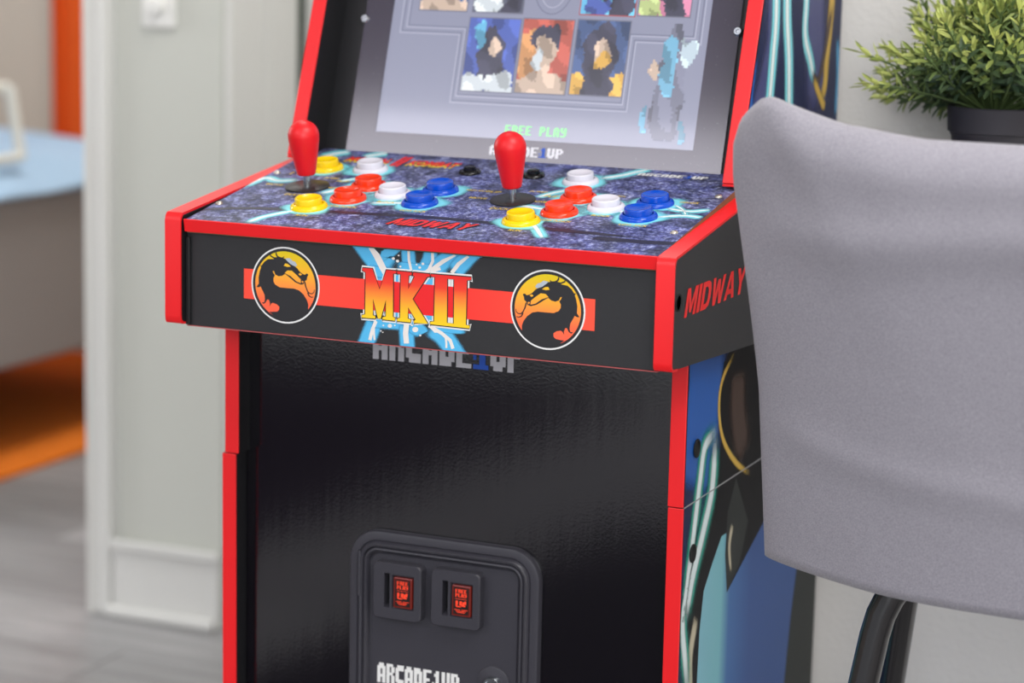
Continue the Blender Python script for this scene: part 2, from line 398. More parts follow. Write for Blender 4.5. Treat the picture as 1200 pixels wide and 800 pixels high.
# duvet: soft quilted slab lying on the mattress
dv = MB(); nx, ny = 26, 26; grid = []
for i in range(nx+1):
    for j in range(ny+1):
        u, v = i/nx, j/ny; x = -3.36+u*1.585; yy = 1.69+v*1.57
        e = min(u, 1-u, v, 1-v); h = -.222+.045*min(1, (e/.07))**.5+.010*math.sin(9*u+3)*math.sin(7*v+1)+.004*math.sin(31*v+9*u)
        grid.append((x, yy, h))
n0 = len(grid); bot = [(x, yy, -.2245) for x, yy, h in grid]
fs = []
for i in range(nx):
    for j in range(ny):
        a = i*(ny+1)+j; fs.append((a, a+ny+1, a+ny+2, a+1)); fs.append((n0+a, n0+a+1, n0+a+ny+2, n0+a+ny+1))
edge = [j for j in range(ny+1)]+[i*(ny+1)+ny for i in range(1, nx+1)]+[nx*(ny+1)+j for j in range(ny-1, -1, -1)]+[i*(ny+1) for i in range(nx-1, 0, -1)]
for k in range(len(edge)):
    a, b = edge[k], edge[(k+1) % len(edge)]; fs.append((a, b, n0+b, n0+a))
dv.add(grid+bot, fs)
tag(mk('duvet', dv, mat('pale blue duvet cotton', srgb(160, 188, 214), .9, bump=(60, .4, .004)), smooth=50), 'pale blue duvet spread over the grey bed', 'duvet')
# bed tray
M_tray = mat('white painted tray', srgb(222, 222, 214), .4)
ty = root('bed_tray', (-2.1, 2.255, -.160), 'white tray with slanted folding legs standing on the pale blue duvet', 'tray')
mk('tray_top', MB().box(-2.34, -1.868, 2.09, 2.42, -.014, .008, .006), M_tray, ty)
for x0, x1 in ((-1.858, -1.832), (-2.352, -2.378)):
    for yy in (2.11, 2.40): mk('leg', MB().tube([(x0, yy, .002), (x0+(x1-x0)*.5, yy, -.078), (x1, yy, -.151)], .012, 10), M_tray, ty, smooth=40)
    mk('foot_bar', MB().tube([(x1, 2.11, -.149), (x1, 2.40, -.149)], .011, 10), M_tray, ty, smooth=40)
# curtain
cu = root('curtain', (-2.42, 3.85, ZF+.02), 'bright orange floor-length curtain hanging against the beige wall', 'curtain')
cp = MB(); n = 90; vs = []
for i in range(n+1):
    u = i/n; x = -2.735+u*.67; d = .040*math.sin(u*math.pi*9)+.008*math.sin(u*37)
    vs += [(x, 3.85+d, ZF+.02), (x, 3.85+d*.8, 1.45), (x, 3.856+d*.8, 1.45), (x, 3.856+d, ZF+.02)]
fs = []
for i in range(n):
    a = 4*i
    for k in range(4): fs.append((a+k, a+(k+1) % 4, a+4+(k+1) % 4, a+4+k))
fs += [(0, 1, 2, 3), (4*n+3, 4*n+2, 4*n+1, 4*n)]
cp.add(vs, fs); mk('drape', cp, mat('orange curtain cloth', srgb(214, 84, 4), .85, bump=(300, .2)), cu, smooth=60)
mk('rod', MB().tube([(-2.85, 3.853, 1.47), (-1.6, 3.853, 1.47)], .012), M_steel, cu, smooth=40)

# ================================================================== THE ARCADE CABINET
W = .49; EX = .014; TH = .014
cab = root('arcade_cabinet', (W/2, .31, ZF), 'black two-player upright arcade cabinet with red edge trim', 'arcade machine')
L0, L1 = EX, EX+TH; R0, R1 = W-EX-TH, W-EX
BS = .18; bn = math.hypot(1, BS)
BO = Vector((0, .003, .0965)); BX = Vector((1, 0, 0)); BY = Vector((0, 1/bn, BS/bn)); BN = Vector((0, -BS/bn, 1/bn))
def bpx(x, y):
    p = onplane(x, y, BN, BO)-BO; return (p.x, p.dot(BY))
def bfn(h): return lambda q: BO+BX*min(.4742, max(.0193, q[0]))+BY*min(.257, max(.0018, q[1]))+BN*h
FY = .012
def fpx(x, y): p = onplane(x, y, (0, 1, 0), (0, FY, 0)); return (p.x, p.z)
def ffn(h): return lambda q: Vector((q[0], FY-h, min(.0832, max(-.0016, q[1]))))
KY = .107
def kfn(h, Y=KY): return lambda q: Vector((q[0], Y-h, q[1]))
SS = .31; sn = math.hypot(1, SS)
SO = Vector((0, .254, .1415)); SY = Vector((0, SS/sn, 1/sn)); SN = Vector((0, -1/sn, SS/sn))
def spx(x, y):
    p = onplane(x, y, SN, SO)-SO; return (p.x, p.dot(SY))
def sfn(h): return lambda q: SO+BX*q[0]+SY*q[1]+SN*h
PX = R1
def tpx(x, y): p = onplane(x, y, (1, 0, 0), (PX, 0, 0)); return (p.y, p.z)
def tfn(h):
    def g(q):
        z = max(ZF+.01, min(.735, q[1])); lo_ = .0875 if z < .07 else (.2400 if z < .1400 else .2075+(z-.1385)*.3467)
        return Vector((PX+h, min(YBK-.001, max(lo_, q[0])), z))
    return g

# ---- side panels: upper piece (with the leaning monitor cheek) and lower piece, joint between them
ZJ = -.1364; YF = .0865; YBK = .531
up = [(YF, ZJ), (YBK, ZJ), (YBK, .74), (.30, .74), (.33, .60), (.3665, .60), (.2065, .1385), (.238, .1385), (.238, .088), (YF, .064)]
lo = [(YF+.001, ZJ-.0004), (YF+.004, ZF+.012), (YF+.004, ZF), (YBK, ZF), (YBK, ZJ-.0004)]
for side, x0, x1 in (('l', L0, L1), ('r', R0, R1)):
    sp = mk('side_panel', MB().prism(up, lambda p, t: Vector((t, p[0], p[1])), x0, x1, bev=.0006), M_black, cab)
    dx = -.0035 if side == 'l' else 0
    lp = mk('lower_side_panel', MB().prism(lo, lambda p, t: Vector((t, p[0], p[1])), x0+dx, x1+dx, bev=.0006), M_black, cab)
    def strip(a, b, d=.0022, ins=.0003, dx=0.0):
        # red moulding bound over a front edge running from a to b (Y, z)
        A, B = Vector(a), Vector(b); t = (B-A).normalized(); nn = Vector((t.y, -t.x)) if t.y > 0 else Vector((-t.y, t.x))
        if nn.x > 0: nn = -nn
        q = [A-nn*.0, B-nn*.0, B+nn*d, A+nn*d]
        return MB().prism([(v.x, v.y) for v in q], lambda p, t: Vector((t, p[0], p[1])), x0-ins+dx, x1+ins+dx, bev=.0007)
    mk('edge_trim', strip((YF, ZJ+.0003), (YF, .060)), M_trim, sp)
    e2 = mk('edge_trim', strip((.2065, .1385), (.3665, .60)), M_trim, sp)
    mk('edge_trim', MB().prism([(.2048, .1360), (.238, .1360), (.238, .1385), (.2048, .1385)], lambda p, t: Vector((t, p[0], p[1])), x0-.0003, x1+.0003, bev=.0006), M_trim, sp)
    mk('edge_trim', strip((YF+.001, ZJ-.0006), (YF+.004, ZF+.012), dx=dx), M_trim, lp)
# ---- carcass boards
mk('back_panel', MB().box(L1, R0, .512, .526, ZF, .74), M_inner, cab)
mk('top_panel', MB().box(L1, R0, .30, .512, .726, .74), M_inner, cab)
# marquee above the frame
mk('marquee_panel', MB().prism([(.301, .72), (.331, .60), (.337, .602), (.307, .72)], lambda p, t: Vector((t, p[0], p[1])), L1, R0), mat('marquee acrylic', srgb(120, 20, 18), .2), cab)
mk('speaker_panel', MB().prism([(.331, .60), (.362, .60), (.362, .606), (.331, .606)], lambda p, t: Vector((t, p[0], p[1])), L1, R0), M_inner, cab)
# ---- bezel and monitor
bz = MB(); f_ = sfn(0)
bz.prism([(L1, -.02), (R0, -.02), (R0, .50), (L1, .50)], lambda p, t: sfn(t)(p), -.014, -.0035)
mk('bezel_board', bz, M_black, cab)
def glass_mat():
    m = bpy.data.materials.new('tinted bezel acrylic'); m.use_nodes = True; N, L, P = nt(m)
    P.inputs['Base Color'].default_value = srgb(60, 55, 70); P.inputs['Roughness'].default_value = .14; P.inputs['Specular IOR Level'].default_value = .6
    P.inputs['Coat Weight'].default_value = .6; P.inputs['Coat Roughness'].default_value = .10
    tc = N.new('ShaderNodeTexCoord'); vo = N.new('ShaderNodeTexNoise'); vo.inputs['Scale'].default_value = 420
    L.new(tc.outputs['Object'], vo.inputs['Vector']); r = ramp(N, [(.70, srgb(60, 55, 70)), (.78, srgb(94, 90, 100))]); L.new(vo.outputs['Fac'], r.inputs[0]); L.new(r.outputs[0], P.inputs['Base Color'])
    return m
SX0, SX1, SV0, SV1 = .0822, .4137, .0212, .282
gl = MB(); fn = sfn(.0)
outer = [(.0525, -.012), (.4435, -.012), (.4435, .46), (.0525, .46)]; hole = [(SX0, SV0), (SX1, SV0), (SX1, SV1), (SX0, SV1)]
gl.flat(outer, sfn(0), holes=[hole])
for k in range(4):
    a, b = outer[k], outer[(k+1) % 4]; gl.add([sfn(0)(a), sfn(0)(b), sfn(-.0034)(b), sfn(-.0034)(a)], [(0, 1, 2, 3)])
bezel = mk('bezel', gl, glass_mat(), cab)
for px, py in ((428, 22), (865, 37)):
    q = spx(px, py)
    for v in (q[1], .42):
        s_ = mk('bezel_screw', MB().lathe([(.0046, 0), (.0046, .0006), (.0034, .0022), (.0020, .0022), (.0014, .0010)], frame(sfn(0)((q[0], v)), BX, SY, SN), 20), M_steel, bezel, smooth=35)
# the lit screen: stone-carved menu with picture tiles
def glow(name, c, st=.62):
    m = mat(name, (c[0]*.25, c[1]*.25, c[2]*.25, 1), .2, emit=(c, st), coat=1); return m
M_scr = glow('screen grey', srgb(146, 149, 172)); M_scr2 = glow('screen groove dark', srgb(124, 127, 150)); M_scr3 = glow('screen ridge light', srgb(176, 179, 200))
scr = mk('screen', MB().flat(hole, sfn(-.0006)), M_scr, cab)
def frect(mb, x0, x1, y0, y1, h, mi=0): return mb.add([sfn(h)(p) for p in ((x0, y0), (x1, y0), (x1, y1), (x0, y1))], [(0, 1, 2, 3)], mi)
def path_lines(mb, pts, wd, h, mi):
    for a, b in zip(pts[:-1], pts[1:]):
        if abs(a[0]-b[0]) > abs(a[1]-b[1]): frect(mb, min(a[0], b[0])-wd/2, max(a[0], b[0])+wd/2, a[1]-wd/2, a[1]+wd/2, h, mi)
        else: frect(mb, a[0]-wd/2, a[0]+wd/2, min(a[1], b[1]), max(a[1], b[1]), h, mi)
cv = MB()
for d, mi in ((0, 1), (.0022, 0), (.0065, 1), (.0085, 0)):
    path_lines(cv, [(.093+d, .27), (.093+d, .1265+d*.9-.004), (.158+d*.8, .1265+d*.9-.004), (.158+d*.8, .0545+d), (.3425-d*.8, .0545+d), (.3425-d*.8, .1265+d*.9-.004), (.4075-d, .1265+d*.9-.004), (.4075-d, .27)], .0012, -.0004, mi)
mk('carved_border', cv, [M_scr2, M_scr3], scr)
# picture tiles: plain generic colour studies, no characters
def shades(name, r, g, b):
    return [glow('screen %s %d' % (name, k), srgb(min(255, r*f), min(255, g*f), min(255, b*f))) for k, f in enumerate((.80, 1.0, 1.16))]
def mosaic(mb, mats, x0, x1, y0, y1, nx, ny, pick, h, rn):
    """blocky picture: one quad for each cell, colour from pick(u, v) or None"""
    for a in range(nx):
        for b in range(ny):
            u, v = (a+.5)/nx, (b+.5)/ny
            c = pick(u+.035*math.sin(v*17+x0*900)+rn.uniform(-.015, .015), v+.03*math.sin(u*15+x0*700)+rn.uniform(-.012, .012))
            if c is None: continue
            m = c[max(0, min(2, int(1.5+1.25*math.sin(u*9.1+x0*300+3*v)*math.cos(v*8.3+2*u)+rn.uniform(-.15, .15))))]
            if m not in mats: mats.append(m)
            mb.add([sfn(h)(p) for p in ((x0+(x1-x0)*a/nx, y0+(y1-y0)*b/ny), (x0+(x1-x0)*(a+1)/nx, y0+(y1-y0)*b/ny), (x0+(x1-x0)*(a+1)/nx, y0+(y1-y0)*(b+1)/ny), (x0+(x1-x0)*a/nx, y0+(y1-y0)*(b+1)/ny))], [(0, 1, 2, 3)], mats.index(m))
def tile(x0, x1, y0, y1, bg, blobs, bd):
    t = MB(); frect(t, x0-.0012, x1+.0012, y0-.0012, y1+.0012, -.0003, 0); mats = [bd[1]]
    def pick(u, v):
        c = bg
        for cx, cy, rx, ry, k in blobs:
            if ((u-cx)/rx)**2+((v-cy)/ry)**2 < 1: c = k
        return c
    mosaic(t, mats, x0, x1, y0, y1, 30, 40, pick, -.0002, random.Random(int(x0*1e5)))
    return mk('picture_tile', t, mats, scr)
g_ = shades
blue, navy, red, orange, skin, dark, white, yellow, slate = g_('blue', 84, 104, 184), g_('navy', 76, 96, 140), g_('red', 190, 96, 84), g_('orange', 208, 150, 100), g_('tan', 208, 184, 166), g_('dark', 70, 70, 90), g_('white', 214, 222, 228), g_('yellow', 226, 176, 84), g_('slate', 96, 100, 118)
bord = g_('tile border', 120, 122, 140); brd2 = g_('selected border', 176, 92, 96); skyb = g_('sky', 110, 190, 230); green = g_('lime', 190, 205, 140); pink = g_('pink', 206, 130, 160)
tile(.1675, .2213, .0672, .1400, blue, [(.5, .45, .26, .42, dark), (.55, .60, .12, .13, skin), (.25, .8, .1, .2, skyb), (.72, .08, .30, .20, white), (.2, .05, .25, .2, white)], bord)
tile(.2247, .2770, .0680, .1410, red, [(.2, .5, .3, .35, orange), (.5, .72, .30, .22, dark), (.5, .52, .21, .28, skin), (.5, .05, .62, .22, skin), (.38, .45, .10, .16, white)], bord)
tile(.2815, .3347, .0688, .1420, navy, [(.5, .55, .34, .42, dark), (.52, .58, .15, .17, skin), (.56, .45, .14, .13, yellow), (.08, .10, .22, .18, yellow), (.9, .10, .25, .2, yellow), (.5, .1, .3, .25, dark)], bord)
tile(.1110, .1616, .1465, .2190, navy, [(.5, .55, .25, .3, dark), (.5, .05, .55, .16, skin)], bord)
tile(.1687, .2212, .1465, .2190, slate, [(.5, .55, .28, .3, dark), (.3, .1, .3, .14, white), (.8, .08, .2, .14, dark)], bord)
tile(.2815, .3370, .1480, .2205, skyb, [(.45, .5, .25, .3, dark), (.3, .1, .25, .12, blue), (.75, .1, .22, .2, dark)], brd2)
tile(.3410, .3926, .1490, .2215, pink, [(.45, .5, .25, .3, dark), (.2, .1, .25, .14, green), (.7, .1, .2, .2, dark)], bord)
cc = MB(); fn = sfn(-.0003)
cc.ribbon([(.2515+.02*math.cos(k*math.pi/12), .175+.0285*math.sin(k*math.pi/12)) for k in range(24)], .0012, fn, 0, soft=False, closed=True)
cc.ribbon([(.2515+.014*math.cos(k*math.pi/12), .175+.022*math.sin(k*math.pi/12)) for k in range(24)], .0010, fn, 1, soft=False, closed=True)
mk('carved_ring', cc, [M_scr2, M_scr3], scr)
# a generic upright colour column where the menu shows a costume
fg = MB(); fm = []; cg, csk, cpa = g_('column grey', 122, 124, 144), g_('column sky', 122, 184, 216), g_('column pale', 196, 214, 226)
def colpick(u, v):
    c = None
    for cx, cy, rx, ry, k in ((.5, .30, .30, .30, cg), (.55, .68, .26, .26, cg), (.56, .90, .13, .09, cg), (.42, .80, .15, .10, csk), (.78, .78, .17, .11, cpa), (.47, .56, .14, .20, csk), (.22, .60, .10, .08, skin), (.84, .10, .06, .11, csk), (.12, .16, .06, .12, csk)):
        if ((u-cx)/rx)**2+((v-cy)/ry)**2 < 1: c = k
    return c
mosaic(fg, fm, .354, .408, .026, .142, 26, 52, colpick, -.00025, random.Random(3))
mk('picture_column', fg, fm, scr)
ft = MB(); block_text(ft, 'FREE PLAY', .2205, .2845, .0262, .0352, sfn(-.0002), gap=1)
mk('lettering', ft, glow('screen green text', srgb(120, 226, 130), .75), scr)
lg = MB(); block_text(lg, 'ARCADE1UP', .2075, .2842, .0050, .0145, sfn(.0002), [0]*6+[1]+[0]*2)
mk('lettering', lg, [mat('bezel logo white', srgb(226, 226, 232), .3), M_blueink], bezel)

# ---- control deck: arms, board, front panel
AS = .127
def arm_outline(t0, sl): return [(.003, 0), (0, .003), (0, t0-.0043), (.0035, t0), (.243, t0+sl*.2405), (.243, -.0125), (.21, -.0109)]
def ring(poly, d):
    return poly
for side, x0, x1, t0, sl in (('l', 0, .0157, .1018, .127), ('r', W-.0157, W, .0968, .146)):
    arm = arm_outline(t0, sl)
    a_ = mk('deck_arm', MB().prism([(y+(.002 if y < .01 else 0), z-(.002 if z > .09 else 0)+(0 if z > .05 else .0012)) for y, z in arm], lambda p, t: Vector((t, p[0], p[1])), x0, x1, bev=.0005), M_panel if side == 'r' else M_black, cab)
    # moulding wraps the front and top edge
    o_ = [(.016, -.0006), (.006, -.0002), (.0022, .0008), (.0004, .0036), (0, .008), (0, t0-.0068), (.0010, t0-.0028), (.0040, t0+.0005), (.2435, t0+sl*.2405)]
    i_ = [(.016, .0014), (.007, .0018), (.0040, .0030), (.0024, .0052), (.002, .009), (.002, t0-.0076), (.0032, t0-.0044), (.0052, t0-.0016), (.2435, t0-.0021+sl*.2405)]
    t = MB(); n = len(o_)
    vs = [Vector((x, p[0], p[1])) for x in (x0-.0003, x1+.0003) for p in o_+i_]
    fs = []
    for k in range(n-1):
        fs += [(k, k+1, 2*n+k+1, 2*n+k), (n+k, 3*n+k, 3*n+k+1, n+k+1), (k, n+k, n+k+1, k+1), (2*n+k, 2*n+k+1, 3*n+k+1, 3*n+k)]
    fs += [(0, 2*n, 3*n, n), (n-1, 2*n-1, 4*n-1, 3*n-1)]
    t.add(vs, fs); mk('edge_trim', t, M_trim, a_, smooth=40)
    if side == 'r':
        wd = MB()
        def afn(h): return lambda q: Vector((W+h, q[0], q[1]))
        apx = lambda x, y: (lambda p: (p.y, p.z))(onplane(x, y, (1, 0, 0), (W, 0, 0)))
        p0, p1, p2 = apx(803, 373), apx(801, 341), apx(873, 321)
        # bold slanted word
        y0, y1 = apx(801, 373)[0], apx(874, 345)[0]; zb, zt = apx(803, 372)[1], apx(807, 338)[1]
        heavy_word(wd, y0, y1, zb, zt, afn(.0003))
        mk('lettering', wd, M_redink, a_)
        hc = apx(795, 355)
        mk('cam_lock', MB().lathe([(.0075, 0), (.0075, .0006), (.0062, .0006), (.0055, -.0012), (.002, -.0012)], frame((W, hc[0]+.0005, hc[1]), (0, 1, 0), (0, 0, 1), (1, 0, 0)), 24), M_void, a_, smooth=30)
# board
bx0, bx1, bl = .0190, .4745, .258
def stone():
    m = bpy.data.materials.new('printed stone overlay'); m.use_nodes = True; N, L, P = nt(m)
    tc = N.new('ShaderNodeTexCoord')
    n1 = N.new('ShaderNodeTexNoise'); n1.inputs['Scale'].default_value = 250; n1.inputs['Detail'].default_value = 5; n1.inputs['Roughness'].default_value = .75
    n2 = N.new('ShaderNodeTexNoise'); n2.inputs['Scale'].default_value = 16; n2.inputs['Detail'].default_value = 3
    n3 = N.new('ShaderNodeTexNoise'); n3.inputs['Scale'].default_value = 60; n3.inputs['Detail'].default_value = 4
    for q in (n1, n2, n3): L.new(tc.outputs['Object'], q.inputs['Vector'])
    r1 = ramp(N, [(.36, srgb(12, 12, 34)), (.46, srgb(66, 70, 124)), (.54, srgb(122, 132, 200)), (.64, srgb(220, 228, 255))]); L.new(n1.outputs['Fac'], r1.inputs[0])
    r2 = ramp(N, [(.36, srgb(128, 128, 134)), (.56, srgb(100, 106, 168)), (.66, srgb(94, 88, 142))]); L.new(n2.outputs['Fac'], r2.inputs[0])
    r3 = ramp(N, [(.36, (0, 0, 0, 1)), (.62, (1, 1, 1, 1))]); L.new(n3.outputs['Fac'], r3.inputs[0])
    mx = N.new('ShaderNodeMix'); mx.data_type = 'RGBA'; mx.blend_type = 'MIX'; mx.inputs[0].default_value = .32
    L.new(r1.outputs[0], mx.inputs[6]); L.new(r2.outputs[0], mx.inputs[7])
    mu = N.new('ShaderNodeMix'); mu.data_type = 'RGBA'; mu.blend_type = 'MULTIPLY'; mu.inputs[0].default_value = .72
    L.new(mx.outputs[2], mu.inputs[6]); L.new(r3.outputs[0], mu.inputs[7]); L.new(mu.outputs[2], P.inputs['Base Color'])
    P.inputs['Roughness'].default_value = .45; P.inputs['Specular IOR Level'].default_value = .22
    return m
bd = MB()
F0 = bfn(0); F1 = bfn(-.0125)
c4 = [(bx0, .0016), (bx1, .0016), (bx1, bl), (bx0, bl)]
bd.add([F0(p) for p in c4]+[F1(p) for p in c4], [(0, 1, 2, 3)], 0); o_ = len(bd.v)-8
bd.f += [(4, 7, 6, 5), (0, 4, 5, 1), (1, 5, 6, 2), (2, 6, 7, 3), (3, 7, 4, 0)]; bd.m += [1]*5
board = mk('control_panel', bd, [stone(), M_mdf], cab)
mk('edge_trim', MB().prism([(-.0003, -.0114), (.0016, -.0114), (.0016, .0003), (-.0003, .0003)], lambda p, t: BO+BX*t+BY*p[0]+BN*p[1], bx0-.0015, bx1-.001, bev=.0004), M_trim, board)
# printed cracks, bolts and halos
BTN = [('y', .1136, .0617), ('y', .0665, .1860), ('w', .1123, .1905), ('r', .1372, .1370), ('r', .1372, .0940), ('w', .1724, .1165), ('b', .2100, .1395), ('b', .2088, .0970),
       ('y', .3222, .0660), ('w', .3265, .1975), ('r', .3453, .1455), ('r', .3453, .0990), ('w', .3804, .1235), ('b', .4185, .1465), ('b', .4185, .1035)]
BTN = [(c, x, bpx0) for c, x, bpx0 in BTN]
pr_ = MB()
def bl_(pts, wd, h, mi, tp=(1, 1)): pr_.ribbon([bpx(*p) for p in pts], wd, bfn(h), mi, True, tp)
for pts, wd in (([(215, 246), (300, 244), (420, 250), (520, 256), (640, 268), (760, 280)], .010), ([(690, 278), (760, 284), (815, 286)], .012)):
    bl_(pts, wd, .00010, 0)
CY_ = [([(287, 262), (310, 254), (345, 247), (365, 244)], .016), ([(279, 221), (309, 209), (326, 212), (352, 211)], .020), ([(372, 228), (398, 222), (425, 216), (455, 206)], .020), ([(395, 213), (420, 209), (440, 203)], .014),
       ([(430, 238), (462, 238), (490, 238), (522, 226)], .020), ([(378, 184), (395, 180), (412, 178)], .030), ([(425, 184), (445, 181), (455, 180)], .026),
       ([(624, 262), (630, 270), (636, 280)], .016), ([(628, 232), (650, 226), (672, 222)], .016), ([(604, 240), (640, 246), (650, 250)], .018), ([(690, 246), (715, 246), (745, 252)], .020), ([(735, 246), (750, 241), (770, 240)], .016),
       ([(780, 244), (807, 248), (835, 246)], .015), ([(765, 255), (802, 253), (824, 256)], .015), ([(700, 210), (728, 206), (745, 202), (764, 198)], .020), ([(790, 240), (800, 246), (804, 253)], .008)]
for pts, wd in CY_: bl_(pts, wd, .00018, 1)
for c, x, y in BTN: pr_.halo((x, y), .0185, .0285 if c != 'y' else .026, bfn(.00026), 1)
for pts, wd in CY_: bl_(pts, wd*.46, .00034, 2, (1, .6))
mk('printed_lightning', pr_, [S_dark, S_cyan, S_white], board)
IK = [M_redink, M_yelink, M_white, M_blueink]
def word(body, x0, x1, y0, y1, h, mi, bold, sh): mk('lettering', put_text(MB(), body, x0, x1, y0, y1, bfn(h), 0, bold, sh), IK[mi], board)
mk('lettering', heavy_word(MB(), .2060, .2900, .0310, .0500, bfn(.0004), .45), M_redink, board)
mk('lettering_shadow', heavy_word(MB(), .2075, .2915, .0285, .0475, bfn(.0003), .45), M_blackink, board)
mk('lettering_shadow', heavy_word(MB(), .2040, .2880, .0325, .0515, bfn(.00028), .45), M_blackink, board)
word('MORTAL', .0700, .1180, .2190, .2330, .0004, 0, .04, .2)
word('II', .1215, .1335, .2100, .2440, .0004, 0, .05, .1)
word('KOMBAT', .1365, .1900, .2190, .2345, .0004, 0, .04, .2)
word('MORTAL', .0700, .1180, .2140, .2275, .00036, 1, .04, .2)
word('KOMBAT', .1365, .1900, .2140, .2290, .00036, 1, .04, .2)
for s_, cx, cy, wd, ht in (('LOW PUNCH', .143, .0715, .028, .0055), ('BLOCK', .176, .0945, .018, .0055), ('LOW KICK', .213, .0745, .026, .0055), ('HIGH KICK', .243, .150, .022, .005),
                           ('LOW PUNCH', .351, .0765, .028, .0055), ('BLOCK', .384, .1010, .018, .0055), ('LOW KICK', .422, .0805, .026, .0055), ('HIGH KICK', .447, .158, .018, .005), ('HIGH PUNCH', .375, .163, .018, .004),
                           ('DUCK', .0790, .0965, .018, .006), ('DUCK', .2870, .1000, .018, .006), ('FLIP', .2600, .1490, .014, .006), ('FLIP', .3180, .1480, .014, .006), ('MOVE', .2540, .1270, .018, .005), ('MOVE', .3130, .1290, .016, .005),
                           ('MOVE', .0440, .1240, .018, .005), ('JUMP', .0880, .1560, .016, .005), ('FLIP', .1040, .1490, .014, .005), ('MOVE', .1060, .1260, .014, .005), ('1 UP', .0500, .1640, .020, .008), ('RUN', .1190, .0370, .012, .005), ('RUN', .3270, .0410, .012, .005), ('JUMP', .3000, .1590, .018, .005)):
    word(s_, cx-wd/2, cx+wd/2, cy-ht/2, cy+ht/2, .0004, 1, .02, .1)
tx = MB(); block_text(tx, 'ARCADE1UP', .3690, .4370, .2330, .2420, bfn(.0004), [2]*6+[3]+[2]*2)
mk('lettering', tx, IK, board)
# push buttons: ring and concave plunger
MB_ = {'y': M_by, 'w': M_bw, 'r': M_br, 'b': M_bb}; NM = {'y': 'yellow', 'w': 'white', 'r': 'red', 'b': 'blue'}
ringp = [(.0172, 0), (.0173, .0012), (.0166, .0030), (.0150, .0042), (.0138, .0044), (.0133, .0036), (.0131, .0015)]
plun = [(.0126, .0012), (.0126, .0088), (.0123, .0096), (.0116, .0100), (.0106, .0098), (.0080, .0088), (.0040, .0082), (.0008, .0080)]
RM = {}; BF = frame(BO, BX, BY, BN)
for c, x, y in BTN:
    M = frame(bfn(.0002)((x, y)), BX, BY, BN); o0 = bfn(0)((x, y))
    if c not in RM:
        a = mk('push_button', MB().lathe(ringp, M, 40, cap0=False, cap1=False), MB_[c], cab, origin=o0, smooth=50)
        b = mk('plunger', MB().lathe(plun, M, 40, cap0=False), MB_[c], a, origin=o0, smooth=50); RM[c] = (a, b)
    else:
        a = RM[c][0].copy(); COL.objects.link(a); a.location = Vector((o0.x, o0.y, o0.z+ZO))-WORLD[cab.name]
        b = RM[c][1].copy(); COL.objects.link(b); b.parent = a; b.location = (0, 0, 0)
    a['label'] = NM[c]+' push button'
for x, y in ((.2106, .2050), (.2750, .2078)):
    M = frame(bfn(.0002)((x, y)), BX, BY, BN)
    a = mk('push_button', MB().lathe([(.0108, 0), (.0108, .0012), (.0098, .0028), (.0070, .0034), (.0064, .0030)], M, 32, cap0=False, cap1=False), M_bk, cab, origin=bfn(0)((x, y)), smooth=50)
    a['label'] = 'small black menu button'
    mk('plunger', MB().lathe([(.0062, .001), (.0060, .0060), (.0050, .0066), (.0010, .0066)], M, 32, cap0=False), M_bk, a, smooth=40)
# joysticks
for x, y in ((.0794, .1235), (.2880, .1275)):
    M = frame(bfn(.0002)((x, y)), BX, BY, BN)
    j = mk('joystick', MB().lathe([(.0036, .0006), (.0036, .0200)], M, 20), M_steel, cab, origin=bfn(0)((x, y)), smooth=40); j['label'] = 'red bat-top joystick'
    mk('dust_washer', MB().lathe([(.0210, .0), (.0210, .0012), (.0205, .0016), (.004, .0016)], M, 48), M_washer, j, smooth=40)
    pf = [(.0004, .0125), (.0078, .0125), (.0085, .0130), (.0088, .0138)]
    R = .0147; zc = .0125+.0520-R
    for k in range(10):
        u = k/9; pf.append((.0088+(R*.985-.0088)*(u**.92), .0138+(zc-.004-.0138)*u))
    for k in range(14):
        a = -.17+(math.pi/2+.17)*k/13; pf.append((max(.0004, R*math.cos(a)), zc+R*math.sin(a)))
    mk('bat_handle', MB().lathe(pf, M, 40, cap0=True), M_bat, j, smooth=60)
for px, py in ((252, 238.5), (325, 203), (790, 273), (842, 231)):
    q = bpx(px, py)
    if q[0] < .024: q = (.0245, q[1])
    s_ = mk('panel_screw', MB().lathe([(.0036, 0), (.0035, .0008), (.0026, .0018), (.0012, .0022)], frame(bfn(.0001)(q), BX, BY, BN), 18, cap0=False), M_zinc, cab, origin=bfn(0)(q), smooth=50)
# deck front panel
fp = mk('deck_front_panel', MB().box(.0160, W-.0160, FY, FY+.012, -.0018, .0835, .0006), M_panel, cab)
mk('edge_strip', MB().box(.0160, W-.0160, FY-.0003, FY+.012, -.0026, -.0018), mat('raw pink edge', srgb(176, 84, 84), .5), fp)
mk('edge_strip', MB().box(.0160, W-.0160, FY-.0002, FY+.012, .0835, .0842), mat('raw beige edge', srgb(150, 132, 112), .6), fp)
mk('deck_floor', MB().box(.0160, W-.0160, FY+.0121, .24, -.0018, .008), M_inner, cab)
mk('corner_gasket', MB().box(.0160, .0205, FY-.0035, FY-.0001, -.001, .080, .001), M_inner, fp)
